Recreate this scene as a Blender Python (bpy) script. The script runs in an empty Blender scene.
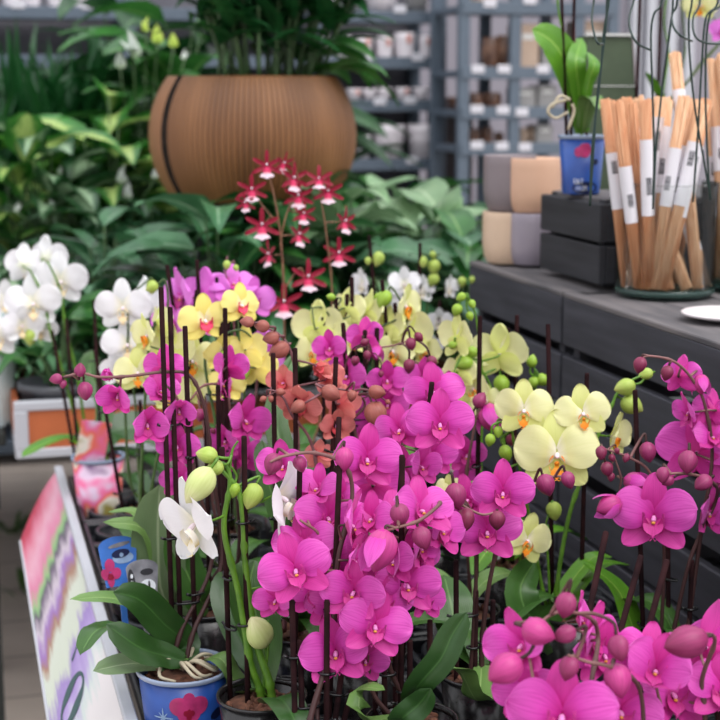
import bpy, math, random
from mathutils import Vector, Matrix, Euler
C = bpy.context.scene.collection
PI = math.pi
V = Vector
rng = random.Random(7)
def S(c):   # sRGB 0-255 to linear
    return tuple(((x/255)/12.92 if x/255 <= .04045 else ((x/255+.055)/1.055)**2.4) for x in c)+(1,)

# ---------------------------------------------------------------- camera
FP = 1500.0
CAM = V((0, 0, 1.60))
cd = bpy.data.cameras.new('camera'); cam = bpy.data.objects.new('camera', cd); C.objects.link(cam)
cd.sensor_width = cd.sensor_height = 24; cd.lens = 50
yaw = math.radians(15.06); pitch = math.atan(270/1500)
cam.location = CAM
cam.rotation_euler = (PI/2-pitch, 0, -yaw)
cd.dof.use_dof = True; cd.dof.focus_distance = 1.78; cd.dof.aperture_fstop = 4.3
cd.clip_start = .05
bpy.context.scene.camera = cam
_R = cam.rotation_euler.to_matrix()
CR, CU, CF = _R @ V((1,0,0)), _R @ V((0,1,0)), _R @ V((0,0,-1))
def ray(px, py): return CF + CR*((px-360)/FP) - CU*((py-360)/FP)
def at(px, py, Y):
    d = ray(px, py); return CAM + d*(Y/d.y)
def atz(px, py, z):
    d = ray(px, py); return CAM + d*((z-CAM.z)/d.z)
def m_per_px(p): return (p-CAM).dot(CF)/FP

# ---------------------------------------------------------------- mesh helpers
class MB:
    def __init__(s): s.v = []; s.f = []; s.uv = []; s.m = []; s.fl = set()
    def add(s, vs, fs, uvs=None, m=0):
        b = len(s.v); s.v += [tuple(p) for p in vs]
        s.uv += uvs if uvs else [(.5, .5)]*len(vs)
        s.f += [tuple(i+b for i in f) for f in fs]; s.m += [m]*len(fs)
        return s
    def mesh(s, name, mats, off=None, smooth=True):
        me = bpy.data.meshes.new(name)
        o = off or V((0,0,0))
        me.from_pydata([(a-o.x, b-o.y, c-o.z) for a, b, c in s.v], [], s.f)
        uvl = me.uv_layers.new(name='uv')
        li = [0]*len(me.loops); me.loops.foreach_get('vertex_index', li)
        flat = []
        for i in li: flat += s.uv[i]
        uvl.data.foreach_set('uv', flat)
        for m in (mats if isinstance(mats, (list, tuple)) else [mats]): me.materials.append(m)
        me.polygons.foreach_set('material_index', s.m)
        me.polygons.foreach_set('use_smooth', [smooth and not any(i in s.fl for i in f[:1]) for f in s.f])
        me.update(); return me
    def build(s, name, mats, parent=None, smooth=True, origin=None):
        wl = V((0,0,0)); p = parent
        while p is not None: wl = wl + p.location; p = p.parent
        off = wl
        if origin is not None: off = V(origin)
        me = s.mesh(name, mats, off, smooth)
        o = bpy.data.objects.new(name, me); C.objects.link(o)
        if parent is not None: o.parent = parent
        o.location = off-wl
        return o
def put(name, me, parent, M):
    o = bpy.data.objects.new(name, me); C.objects.link(o); o.parent = parent
    o.matrix_basis = M; return o
def tag(o, label, cat, group=None):
    o['label'] = label; o['category'] = cat
    if group: o['group'] = group
    return o
def thing(name, loc, label, cat, group=None):
    o = bpy.data.objects.new(name, None); C.objects.link(o); o.location = V(loc); o.empty_display_size = .03
    return tag(o, label, cat, group)
def struct(o): o['kind'] = 'structure'; return o
def cm(pts, k=5):
    pts = [V(p) for p in pts]
    if len(pts) < 3: return pts
    P = [pts[0]*2-pts[1]]+pts+[pts[-1]*2-pts[-2]]; out = []
    for i in range(1, len(P)-2):
        a, b, c, d = P[i-1:i+3]
        for j in range(k):
            t = j/k
            out.append(.5*((2*b)+(c-a)*t+(2*a-5*b+4*c-d)*t*t+(3*b-a-3*c+d)*t**3))
    out.append(pts[-1]); return out
def tube(mb, pts, r, n=7, m=0, cap=True, twist=0):
    pts = [V(p) for p in pts]; k = len(pts)
    if not isinstance(r, (list, tuple)): r = [r]*k
    if len(r) != k: r = [r[0]+(r[-1]-r[0])*i/(k-1) for i in range(k)]
    t0 = (pts[1]-pts[0]).normalized(); a = V((0,0,1)) if abs(t0.z) < .9 else V((1,0,0))
    u = t0.cross(a).normalized(); vs = []; uv = []
    for i in range(k):
        t = (pts[min(i+1,k-1)]-pts[max(i-1,0)])
        t = t.normalized() if t.length > 1e-9 else t0
        u = (u-t*u.dot(t)); u = u.normalized() if u.length > 1e-6 else t.orthogonal().normalized()
        w = t.cross(u)
        for j in range(n):
            an = 2*PI*j/n+twist
            vs.append(pts[i]+(u*math.cos(an)+w*math.sin(an))*r[i]); uv.append((j/n, i/(k-1)))
    fs = [(i*n+j, i*n+(j+1)%n, (i+1)*n+(j+1)%n, (i+1)*n+j) for i in range(k-1) for j in range(n)]
    if cap: fs += [tuple(range(n))[::-1], tuple((k-1)*n+j for j in range(n))]
    mb.add(vs, fs, uv, m); return mb
def box(mb, c, s, rot=None, m=0, bev=0):
    c = V(c); x, y, z = [q/2 for q in s]
    R_ = rot or Matrix.Identity(3)
    if bev:
        b = min(bev, x*.9, y*.9, z*.9); vs = []; 
        for sx in (-1,1):
            for sy in (-1,1):
                for sz in (-1,1):
                    vs += [V((sx*(x-b), sy*(y-b), sz*z)), V((sx*(x-b), sy*y, sz*(z-b))), V((sx*x, sy*(y-b), sz*(z-b)))]
        def I(sx,sy,sz,k): return (((sx>0)*4+(sy>0)*2+(sz>0))*3+k)
        fs = []
        for sz in (-1,1): fs.append([I(-1,-1,sz,0),I(1,-1,sz,0),I(1,1,sz,0),I(-1,1,sz,0)][::sz])
        for sy in (-1,1): fs.append([I(-1,sy,-1,1),I(-1,sy,1,1),I(1,sy,1,1),I(1,sy,-1,1)][::sy])
        for sx in (-1,1): fs.append([I(sx,-1,-1,2),I(sx,1,-1,2),I(sx,1,1,2),I(sx,-1,1,2)][::sx])
        for a in (-1,1):
            for b2 in (-1,1):
                fs.append([I(-1,a,b2,0),I(1,a,b2,0),I(1,a,b2,1),I(-1,a,b2,1)][::-a*b2])
                fs.append([I(a,-1,b2,0),I(a,1,b2,0),I(a,1,b2,2),I(a,-1,b2,2)][::a*b2])
                fs.append([I(a,b2,-1,1),I(a,b2,1,1),I(a,b2,1,2),I(a,b2,-1,2)][::-a*b2])
        for sx in (-1,1):
            for sy in (-1,1):
                for sz in (-1,1): fs.append([I(sx,sy,sz,0),I(sx,sy,sz,1),I(sx,sy,sz,2)][::-sx*sy*sz])
        vs = [c+R_@p for p in vs]; n0 = len(mb.v); mb.add(vs, fs, None, m); mb.fl |= set(range(n0, len(mb.v))); return mb
    vs = [c+R_@V((sx*x, sy*y, sz*z)) for sx in (-1,1) for sy in (-1,1) for sz in (-1,1)]
    uv = [(sx, sy+sz*.3) for sx in (0,1) for sy in (0,1) for sz in (0,1)]
    n0 = len(mb.v); mb.add(vs, [(0,1,3,2),(4,6,7,5),(0,4,5,1),(2,3,7,6),(0,2,6,4),(1,5,7,3)], uv, m); mb.fl |= set(range(n0, len(mb.v))); return mb
def lathe(mb, c, prof, n=32, m=0, fn=None, a0=0, axis=None):
    c = V(c); vs = []; uv = []; k = len(prof)
    for i, (r, z) in enumerate(prof):
        for j in range(n):
            an = a0+2*PI*j/n; rr = r*(fn(an, i) if fn else 1)
            p = V((rr*math.cos(an), rr*math.sin(an), z))
            vs.append(c+(axis@p if axis else p)); uv.append((j/n, i/max(1,k-1)))
    fs = [(i*n+j, i*n+(j+1)%n, (i+1)*n+(j+1)%n, (i+1)*n+j) for i in range(k-1) for j in range(n)]
    if prof[0][0] > 1e-5: fs.append(tuple(range(n))[::-1])
    if prof[-1][0] > 1e-5: fs.append(tuple((k-1)*n+j for j in range(n)))
    mb.add(vs, fs, uv, m); return mb
def sheet(mb, fn, ns, nt, m=0):
    vs = []; uv = []
    for i in range(ns+1):
        for j in range(nt+1):
            s, t = i/ns, j/nt*2-1
            vs.append(fn(s, t)); uv.append((j/nt, s))
    w = nt+1
    mb.add(vs, [(i*w+j, i*w+j+1, (i+1)*w+j+1, (i+1)*w+j) for i in range(ns) for j in range(nt)], uv, m); return mb

# ---------------------------------------------------------------- materials
def nt(name):
    m = bpy.data.materials.new(name); m.use_nodes = True
    t = m.node_tree; b = t.nodes['Principled BSDF']; return m, t, b
def N(t, k, **kw):
    n = t.nodes.new(k)
    for a, v in kw.items():
        if hasattr(n, a): setattr(n, a, v)
        else: n.inputs[a.replace('_', ' ')].default_value = v
    return n
def ramp(t, stops, src, interp='LINEAR'):
    r = t.nodes.new('ShaderNodeValToRGB'); cr = r.color_ramp; cr.interpolation = interp
    while len(cr.elements) < len(stops): cr.elements.new(.5)
    for e, (p, c) in zip(cr.elements, stops): e.position = p; e.color = c
    t.links.new(src, r.inputs[0]); return r.outputs[0]
def mixc(t, f, a, b, mode='MIX'):
    n = t.nodes.new('ShaderNodeMix'); n.data_type = 'RGBA'; n.blend_type = mode
    for k, x in ((0, f), (6, a), (7, b)):
        if hasattr(x, 'is_output') or isinstance(x, bpy.types.NodeSocket): t.links.new(x, n.inputs[k])
        else: n.inputs[k].default_value = x
    return n.outputs[2]
def mth(t, op, a, b=None, clamp=False):
    n = t.nodes.new('ShaderNodeMath'); n.operation = op; n.use_clamp = clamp
    for k, x in ((0, a), (1, b)):
        if x is None: continue
        if isinstance(x, bpy.types.NodeSocket): t.links.new(x, n.inputs[k])
        else: n.inputs[k].default_value = x
    return n.outputs[0]
def noise(t, scale, vec=None, detail=3, rough=.5):
    n = t.nodes.new('ShaderNodeTexNoise'); n.inputs['Scale'].default_value = scale
    n.inputs['Detail'].default_value = detail; n.inputs['Roughness'].default_value = rough
    if vec is None:
        vec = t.nodes.new('ShaderNodeTexCoord').outputs['Object']
    t.links.new(vec, n.inputs['Vector']); return n.outputs['Fac']
def vscale(t, vec, s):
    n = t.nodes.new('ShaderNodeMapping'); n.inputs['Scale'].default_value = s
    t.links.new(vec, n.inputs['Vector']); return n.outputs[0]
def bump(t, b, h, strength=.3, dist=.002):
    n = t.nodes.new('ShaderNodeBump'); n.inputs['Strength'].default_value = strength; n.inputs['Distance'].default_value = dist
    t.links.new(h, n.inputs['Height']); t.links.new(n.outputs[0], b.inputs['Normal'])
def simple(name, c, rough=.5, var=.12, scale=30, metal=0, bmp=0, trans=0, c2=None, stretch=None, spec=.5):
    m, t, b = nt(name)
    tc = t.nodes.new('ShaderNodeTexCoord').outputs['Object']
    if stretch: tc = vscale(t, tc, stretch)
    nz = noise(t, scale, tc)
    c = S(c); d = S(c2) if c2 else tuple(x*(1-var*2) for x in c[:3])+(1,)
    col = ramp(t, [(.3, d), (.7, c)], nz)
    t.links.new(col, b.inputs['Base Color'])
    b.inputs['Roughness'].default_value = rough; b.inputs['Metallic'].default_value = metal
    b.inputs['Specular IOR Level'].default_value = spec
    if bmp: bump(t, b, nz, bmp)
    if trans: b.inputs['Transmission Weight'].default_value = trans
    return m
def uvx(t):
    s = t.nodes.new('ShaderNodeSeparateXYZ'); u = t.nodes.new('ShaderNodeTexCoord').outputs['UV']
    t.links.new(u, s.inputs[0]); return u, s.outputs[0], s.outputs[1]
def petal_mat(name, base, centre, vein, veinf=.35, tr=.3, rough=.45, edge=None, cs=.35, hold=0):
    m, t, b = nt(name); u, x, y = uvx(t)
    st = [(0, S(centre)), (cs, S(base)), (1, S(edge or base))]
    if hold: st.insert(1, (hold, S(centre)))
    col = ramp(t, st, y)
    # veins fan out from the claw
    nz = noise(t, 1, vscale(t, u, (22, 1.6, 1)), 2)
    f = ramp(t, [(.47, (0,0,0,1)), (.62, (1,1,1,1))], nz)
    f = mth(t, 'MULTIPLY', f, veinf)
    col = mixc(t, f, col, S(vein))
    t.links.new(col, b.inputs['Base Color']); b.inputs['Roughness'].default_value = rough
    b.inputs['Specular IOR Level'].default_value = .3
    b.inputs['Sheen Weight'].default_value = .15
    bump(t, b, nz, .25, .0008)
    tl = t.nodes.new('ShaderNodeBsdfTranslucent'); t.links.new(col, tl.inputs['Color'])
    mx = t.nodes.new('ShaderNodeMixShader'); mx.inputs[0].default_value = tr
    t.links.new(b.outputs[0], mx.inputs[1]); t.links.new(tl.outputs[0], mx.inputs[2])
    t.links.new(mx.outputs[0], t.nodes['Material Output'].inputs[0]); return m
def leaf_mat(name, base, dark=None, mid=None, var=None, rough=.32, tr=.18, midw=.025, varw=.0, varscale=9, spec=.5):
    m, t, b = nt(name); u, x, y = uvx(t)
    base = S(base); dark = S(dark) if dark else tuple(q*.55 for q in base[:3])+(1,)
    a = mth(t, 'ABSOLUTE', mth(t, 'SUBTRACT', x, .5))
    nz = noise(t, 1, vscale(t, u, (3, 5, 1)), 3)
    oz = noise(t, 7)
    col = ramp(t, [(.3, dark), (.7, base)], mth(t, 'ADD', mth(t, 'MULTIPLY', nz, .4), mth(t, 'MULTIPLY', oz, .6)))
    if var:   # pale centre of variegated leaves
        nz2 = noise(t, varscale, vscale(t, u, (2.2, 1, 1)), 4, .7)
        f = ramp(t, [(varw, (1,1,1,1)), (varw+.16, (0,0,0,1))], mth(t, 'ADD', a, mth(t, 'MULTIPLY', mth(t, 'SUBTRACT', nz2, .5), .55)))
        col = mixc(t, f, col, S(var))
    if mid:
        f = ramp(t, [(midw, (1,1,1,1)), (midw+.02, (0,0,0,1))], a)
        col = mixc(t, mth(t, 'MULTIPLY', f, .8), col, S(mid))
    t.links.new(col, b.inputs['Base Color']); b.inputs['Roughness'].default_value = rough
    b.inputs['Specular IOR Level'].default_value = spec
    wv = t.nodes.new('ShaderNodeTexWave'); wv.inputs['Scale'].default_value = 7; wv.inputs['Distortion'].default_value = 1.5
    t.links.new(u, wv.inputs['Vector']); bump(t, b, wv.outputs['Fac'], .12, .002)
    tl = t.nodes.new('ShaderNodeBsdfTranslucent'); t.links.new(col, tl.inputs['Color'])
    mx = t.nodes.new('ShaderNodeMixShader'); mx.inputs[0].default_value = tr
    t.links.new(b.outputs[0], mx.inputs[1]); t.links.new(tl.outputs[0], mx.inputs[2])
    t.links.new(mx.outputs[0], t.nodes['Material Output'].inputs[0]); return m

M = {}
M['steel'] = simple('shelf_steel', (92,104,118), .5, .05, metal=.1)
M['back_panel'] = simple('rack_back_panel', (98,96,104), .7, .08, 4)
M['wall'] = simple('wall_paint', (140,136,146), .8, .04, 4)
M['black_ply'] = simple('black_stained_wood', (48,48,54), .75, .25, 5, bmp=.15, c2=(30,30,35), stretch=(6, 1, 10))
M['bench_top'] = simple('dusty_dark_wood', (112,106,107), .85, .2, 5, bmp=.15, c2=(74,72,76), stretch=(6, 1, 6))
M['bench_wood'] = simple('dark_grey_stained_wood', (66,66,75), .75, .2, 4, bmp=.12, c2=(44,44,52), stretch=(3, 1, 9))
M['tray'] = simple('black_tray_plastic', (38,40,46), .38, .2, 14)
M['table'] = simple('table_metal', (90,92,96), .5, .1, 8)
M['white_frame'] = simple('white_metal_frame', (184,186,194), .45, .04, 8)
M['dark'] = simple('dark_bench_metal', (42,46,44), .7, .2, 8)
M['stake'] = simple('dark_stake_wood', (50,27,29), .9, .3, 40, c2=(28,15,18), spec=.1)
M['clip'] = simple('black_clip_plastic', (16,16,19), .3, .1, 20)
def stem_grad(name, c0, c1):
    m, t, b = nt(name); u, x, y = uvx(t); nz = noise(t, 60)
    col = ramp(t, [(.35, S(c0)), (.9, S(c1))], y)
    col = mixc(t, mth(t, 'MULTIPLY', nz, .5), col, S(tuple(q*.6 for q in c0)))
    t.links.new(col, b.inputs['Base Color']); b.inputs['Roughness'].default_value = .55; b.inputs['Specular IOR Level'].default_value = .3; return m
M['stem_dark'] = stem_grad('dark_flower_stem', (66,40,40), (150,106,104))
M['stem_mag'] = simple('mauve_flower_stem', (128,84,88), .5, .2, 60, c2=(96,54,62))
M['stem_brown'] = simple('thin_brown_stem', (150,110,80), .5, .2, 60, c2=(110,70,56))
M['stem_green'] = simple('green_flower_stem', (96,140,38), .45, .15, 60, c2=(66,108,24))
M['stem_dgreen'] = simple('deep_green_flower_stem', (70,96,44), .45, .15, 60, c2=(44,66,30))
M['bark'] = simple('potting_bark', (118,76,56), .9, .5, 70, bmp=1, c2=(48,26,20))
M['soil'] = simple('dark_soil', (46,34,28), .95, .4, 60, bmp=1)
M['root'] = simple('pale_aerial_root', (196,184,158), .6, .15, 40)
M['blue_pot'] = simple('blue_printed_pot', (44,92,178), .3, .25, 12, c2=(28,58,128))
M['pot_rim'] = simple('clear_grey_pot_rim', (150,164,190), .2, .1, 12)
M['clear_pot'] = simple('smoky_clear_pot', (40,38,39), .2, .3, 20)
M['grey_pot'] = simple('dark_grey_pot', (78,80,86), .5, .1, 9)
M['terra'] = simple('brown_nursery_pot', (120,66,42), .6, .2, 9)
M['pale_pot'] = simple('pale_ceramic', (238,230,236), .35, .06, 9)
M['pink_mark'] = simple('pink_pot_sticker', (222,160,150), .5, .1, 9)
M['tag'] = simple('white_price_card', (206,204,212), .5, .03, 9)
M['brown_vase'] = simple('brown_glazed_ceramic', (140,104,84), .3, .3, 22, c2=(66,44,38))
M['grey_vase'] = simple('grey_glass_vase', (150,148,148), .25, .1, 9)
M['box_tan'] = simple('tan_box', (184,160,142), .7, .08, 9)
M['taupe'] = simple('taupe_ceramic', (136,124,128), .4, .05, 12)
M['beige'] = simple('beige_ceramic', (222,178,150), .4, .05, 12)
M['cream'] = simple('cream_ceramic', (222,192,166), .4, .05, 12)
M['mauve'] = simple('mauve_ceramic', (156,146,158), .25, .05, 12)
M['green_box'] = simple('grey_green_card', (74,88,66), .6, .12, 20)
M['white_card'] = simple('white_card_edge', (206,206,204), .5, .03, 9)
M['bamboo'] = simple('bamboo_skewer', (224,184,148), .55, .12, 8, c2=(206,152,112), stretch=(20, 20, 2))
M['bamboo2'] = simple('reddish_bamboo_skewer', (210,160,122), .55, .12, 8, c2=(192,126,84), stretch=(20, 20, 2))
M['paper'] = simple('white_paper_label', (226,222,228), .5, .02, 9)
M['ink'] = simple('black_ink', (40,40,48), .6, .02, 9)
M['wire'] = simple('dark_green_wire', (20,46,40), .35, .1, 20)
M['orange'] = simple('orange_panel', (184,98,56), .6, .1, 12)
M['white_plate'] = simple('white_glazed_plate', (236,228,230), .25, .02, 9)
M['pink_print'] = simple('printed_orchid_pink', (196,58,120), .35, .2, 60)
M['red_print'] = simple('printed_orchid_red', (150,24,56), .35, .2, 60)
M['sleeve_blue'] = simple('blue_white_pink_sleeve', (214,220,232), .35, .1, 26, c2=(40,84,170))
M['pale_print'] = simple('pale_blue_print', (150,178,214), .35, .2, 60)
M['film'] = simple('pale_plant_sleeve', (196,212,214), .3, .1, 20)
M['navy_print'] = simple('navy_print', (22,34,78), .35, .2, 60)
M['white_print'] = simple('white_print', (220,224,232), .35, .02, 60)
M['blue_tag'] = simple('blue_tag_print', (64,120,206), .35, .15, 30)
M['grey_tag'] = simple('grey_photo_print', (150,150,156), .35, .35, 40, c2=(96,96,104))
M['dgrey_tag'] = simple('charcoal_print', (44,44,50), .35, .1, 40)
M['teal_letter'] = simple('dark_teal_letter', (56,84,84), .5, .02, 9)
M['weed'] = leaf_mat('weed_leaf', (86,124,60))

def glass():
    m, t, b = nt('clear_glass'); t.nodes.remove(b)
    tr = t.nodes.new('ShaderNodeBsdfTransparent'); tr.inputs[0].default_value = (.985,.995,.99,1)
    gl = t.nodes.new('ShaderNodeBsdfGlossy'); gl.inputs['Roughness'].default_value = .04
    lw = t.nodes.new('ShaderNodeLayerWeight'); lw.inputs[0].default_value = .2
    f = mth(t, 'MULTIPLY', lw.outputs['Fresnel'], .9, True)
    mx = t.nodes.new('ShaderNodeMixShader'); t.links.new(f, mx.inputs[0])
    t.links.new(tr.outputs[0], mx.inputs[1]); t.links.new(gl.outputs[0], mx.inputs[2])
    t.links.new(mx.outputs[0], t.nodes['Material Output'].inputs[0]); return m
M['glass'] = glass()
m, t, b = nt('thick_green_glass'); b.inputs['Base Color'].default_value = S((110,150,140)); b.inputs['Transmission Weight'].default_value = .85
b.inputs['Roughness'].default_value = .05; M['glass_base'] = m
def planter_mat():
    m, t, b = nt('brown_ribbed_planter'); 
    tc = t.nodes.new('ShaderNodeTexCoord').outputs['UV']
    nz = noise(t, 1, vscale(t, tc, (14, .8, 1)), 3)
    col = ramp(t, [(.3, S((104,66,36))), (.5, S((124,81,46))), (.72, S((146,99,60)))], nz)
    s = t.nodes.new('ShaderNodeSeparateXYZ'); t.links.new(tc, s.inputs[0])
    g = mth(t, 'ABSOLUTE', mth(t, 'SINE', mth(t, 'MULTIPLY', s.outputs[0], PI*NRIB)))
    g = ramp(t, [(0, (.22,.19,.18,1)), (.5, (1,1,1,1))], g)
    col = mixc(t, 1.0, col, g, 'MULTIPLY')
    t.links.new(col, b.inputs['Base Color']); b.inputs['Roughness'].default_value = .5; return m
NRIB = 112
def smooth_brown(): return simple('smooth_brown_planter', (144,98,60), .5, .1, 5)
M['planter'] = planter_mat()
def floor_mat():
    m, t, b = nt('floor_pavers'); tc = t.nodes.new('ShaderNodeTexCoord').outputs['Object']
    br = t.nodes.new('ShaderNodeTexBrick'); t.links.new(tc, br.inputs['Vector'])
    br.inputs['Scale'].default_value = 1; br.inputs['Brick Width'].default_value = 1.2; br.inputs['Row Height'].default_value = .30
    br.inputs['Mortar Size'].default_value = .006; br.inputs['Color1'].default_value = S((198,184,172)); br.inputs['Color2'].default_value = S((188,174,164))
    br.inputs['Mortar'].default_value = S((106,94,86))
    nz = noise(t, 5, tc, 5)
    col = mixc(t, .35, br.outputs['Color'], ramp(t, [(.3, S((172,158,148))), (.7, S((210,196,186)))], nz))
    t.links.new(col, b.inputs['Base Color']); b.inputs['Roughness'].default_value = .7; return m
M['floor'] = floor_mat()
def banner_mat():
    m, t, b = nt('floral_banner_print'); u, x, y = uvx(t)   # x across 0 top..1 bottom, y along 0 far..1 near
    n1 = noise(t, 1, vscale(t, u, (5, 12, 1)), 4, .6)
    n2 = noise(t, 1, vscale(t, u, (13, 3, 1)), 3, .5)
    q = mth(t, 'ADD', y, mth(t, 'MULTIPLY', mth(t, 'SUBTRACT', x, .5), -.16))
    q = mth(t, 'ADD', q, mth(t, 'MULTIPLY', mth(t, 'SUBTRACT', n1, .5), .09))
    q = mth(t, 'ADD', q, mth(t, 'MULTIPLY', mth(t, 'SUBTRACT', n2, .5), .09))
    col = ramp(t, [(0, S((190,70,92))), (.05, S((214,120,144))), (.12, S((222,168,186))), (.18, S((212,128,160))), (.215, S((140,186,124))),
                   (.24, S((96,82,104))), (.275, S((200,188,198))), (.31, S((150,112,176))), (.34, S((160,120,100))), (.37, S((200,206,192))),
                   (.42, S((198,204,188))), (.45, S((152,128,186))), (.50, S((176,156,204))), (.54, S((200,210,206))), (.57, S((222,216,216))), (1, S((222,216,216)))], q)
    t.links.new(col, b.inputs['Base Color']); b.inputs['Roughness'].default_value = .35; return m
M['banner'] = banner_mat()
def sleeve_mat():
    m, t, b = nt('printed_plant_sleeve'); tc = t.nodes.new('ShaderNodeTexCoord').outputs['Object']
    nz = noise(t, 13, tc, 2)
    col = ramp(t, [(.28, S((92,50,104))), (.38, S((216,190,214))), (.46, S((226,110,160))), (.53, S((228,110,86))), (.58, S((226,220,210))), (.66, S((150,140,60))), (.74, S((206,176,120)))], nz)
    t.links.new(col, b.inputs['Base Color']); b.inputs['Roughness'].default_value = .4; return m
M['sleeve'] = sleeve_mat()
# ================================================================ the setting
TZ = .79          # top of the black trays on the display table
RIM = .87         # orchid pot rims
mb = MB(); box(mb, (1, 4, -.025), (14, 14, .05)); struct(mb.build('floor', M['floor'], smooth=False))
mb = MB(); box(mb, (1.5, 8.05, 2), (13, .1, 4.2)); struct(mb.build('wall_back', M['wall'], smooth=False))
mb = MB()
for px in (640, 655, 676, 694):
    box(mb, (at(px, 30, 7.9).x, 7.97, 2), (.055, .06, 4))
struct(mb.build('trim_1', M['white_frame'], smooth=False))

# display table under the orchids
tb = thing('display_table', (.585, 2.1, 0), 'long low metal display table carrying the rows of orchids in black trays', 'table')
mb = MB(); box(mb, (.60, 2.06, .745), (.80, 2.30, .03)); mb.build('tabletop', M['table'], tb, smooth=False)
for x in (.24, .96):
    for y in (.98, 3.12):
        mb = MB(); box(mb, (x, y, .365), (.04, .04, .73)); mb.build('leg', M['table'], tb, smooth=False)

# slanted floral banner along the left side of the table
bn = thing('display_banner', (.19, 2.1, .70), 'slanted white banner with pastel floral painting and letter O along the table', 'banner')
A, B = V((.182, 0, .80)), V((.096, 0, .70))
def bf(s, t):
    w = (t+1)/2; Y = 3.17-2.17*s
    Y -= max(0, (w-.0))**2*.16*max(0, 1-s*9)
    p = A.lerp(B, w); return V((p.x, Y, p.z))
mb = MB(); sheet(mb, bf, 60, 8)
nrm = V((-.1, 0, .08)).normalized()
sheet(mb, lambda s, t: bf(s, t)-nrm*.004, 60, 8)
mb.build('printed_panel', M['banner'], bn)
mb = MB(); box(mb, (.187, 2.07, .803), (.017, 2.22, .012), bev=.002); mb.build('frame', M['white_frame'], bn)
mb = MB(); tube(mb, [bf(s, 1) for s in (0, .02, .04, .06, .1, .2, .4, .7, 1)], .0028, 6); mb.build('edge_piping', M['white_frame'], bn)
LY = 2.07
# letter O, drawn as a slanted serif ring on the panel
def letter_pt(u, v):   # u along the panel towards the camera, v across (0 top .. 1 bottom)
    p = A.lerp(B, v); return V((p.x, u, p.z))+nrm*.0012
mb = MB(); n = 36; vs = []; 
for j in range(n):
    an = 2*PI*j/n
    for rr in (1, 0):
        a_, b_ = .058, .030
        th = .25+.75*abs(math.sin(an+.25))**2
        k = 1 if rr else 1-.62*th
        yy, xx = a_*math.cos(an)*(k if rr else 1-.10-.1*th), b_*math.sin(an)*k
        # ellipse long axis lies across the strip
        vs.append(letter_pt(LY+xx*1.9-.5*yy, .60+yy/.132*.50))
mb.add(vs, [(2*j, 2*((j+1)%n), 2*((j+1)%n)+1, 2*j+1) for j in range(n)])
mb.build('letter_o', M['teal_letter'], bn)
mb = MB(); sheet(mb, lambda s, t: letter_pt(2.19+s*.07+t*.006*(1-s), .50-.28*s), 6, 1); mb.build('letter_stroke', M['teal_letter'], bn)

# black carrier trays
def tray(x0, x1, y0, y1, label):
    o = thing('carrier_tray', ((x0+x1)/2, (y0+y1)/2, .76), label, 'tray', 'black carrier trays on the display table')
    cx, cy = (x0+x1)/2, (y0+y1)/2; mb = MB()
    box(mb, (cx, cy, .764), (x1-x0-.006, y1-y0-.006, .006))
    for sx in (x0+.008, x1-.008): box(mb, (sx, cy, .777), (.010, y1-y0-.006, .026), bev=.003)
    for sy in (y0+.008, y1-.008): box(mb, (cx, sy, .7775), (x1-x0-.006, .010, .025), bev=.003)
    nx, ny = 3, max(1, round((y1-y0)/.125)); dx, dy = (x1-x0-.02)/nx, (y1-y0-.02)/ny
    for i in range(nx):
        for j in range(ny):
            c = V((x0+.01+dx*(i+.5), y0+.01+dy*(j+.5), .767)); r = min(dx, dy)*.46
            lathe(mb, c, [(r, 0), (r, .022), (r*.97, .0245), (r*.86, .0245), (r*.83, .022), (r*.80, .001)], 24)
            for k in (-1, 0, 1):
                box(mb, c+V((0, k*r*.4, .003)), (r*1.5, .006, .006)); box(mb, c+V((k*r*.4, 0, .0032)), (.006, r*1.5, .006))
        if i: 
            box(mb, (x0+.01+dx*i, cy, .775), (.014, y1-y0-.02, .02), bev=.003)
    for j in range(1, ny): box(mb, (cx, y0+.01+dy*j, .7745), (x1-x0-.02, .02, .02), bev=.003)
    mb.build('pocket_tray', M['tray'], o)
ys = [.93, 1.31, 1.69, 2.06, 2.43, 2.80, 3.17]
names = ['nearest the camera', 'second from camera', 'beside the printed blue pot', 'under the care tags', 'fifth from the camera', 'at the far end']
for i in range(6):
    for (a, b_, side) in ((.202, .605, 'left'), (.609, 1.012, 'right')):
        tray(a, b_, ys[i]+.003, ys[i+1]-.003, f'black carrier tray, {side} column, {names[i]}')

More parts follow.
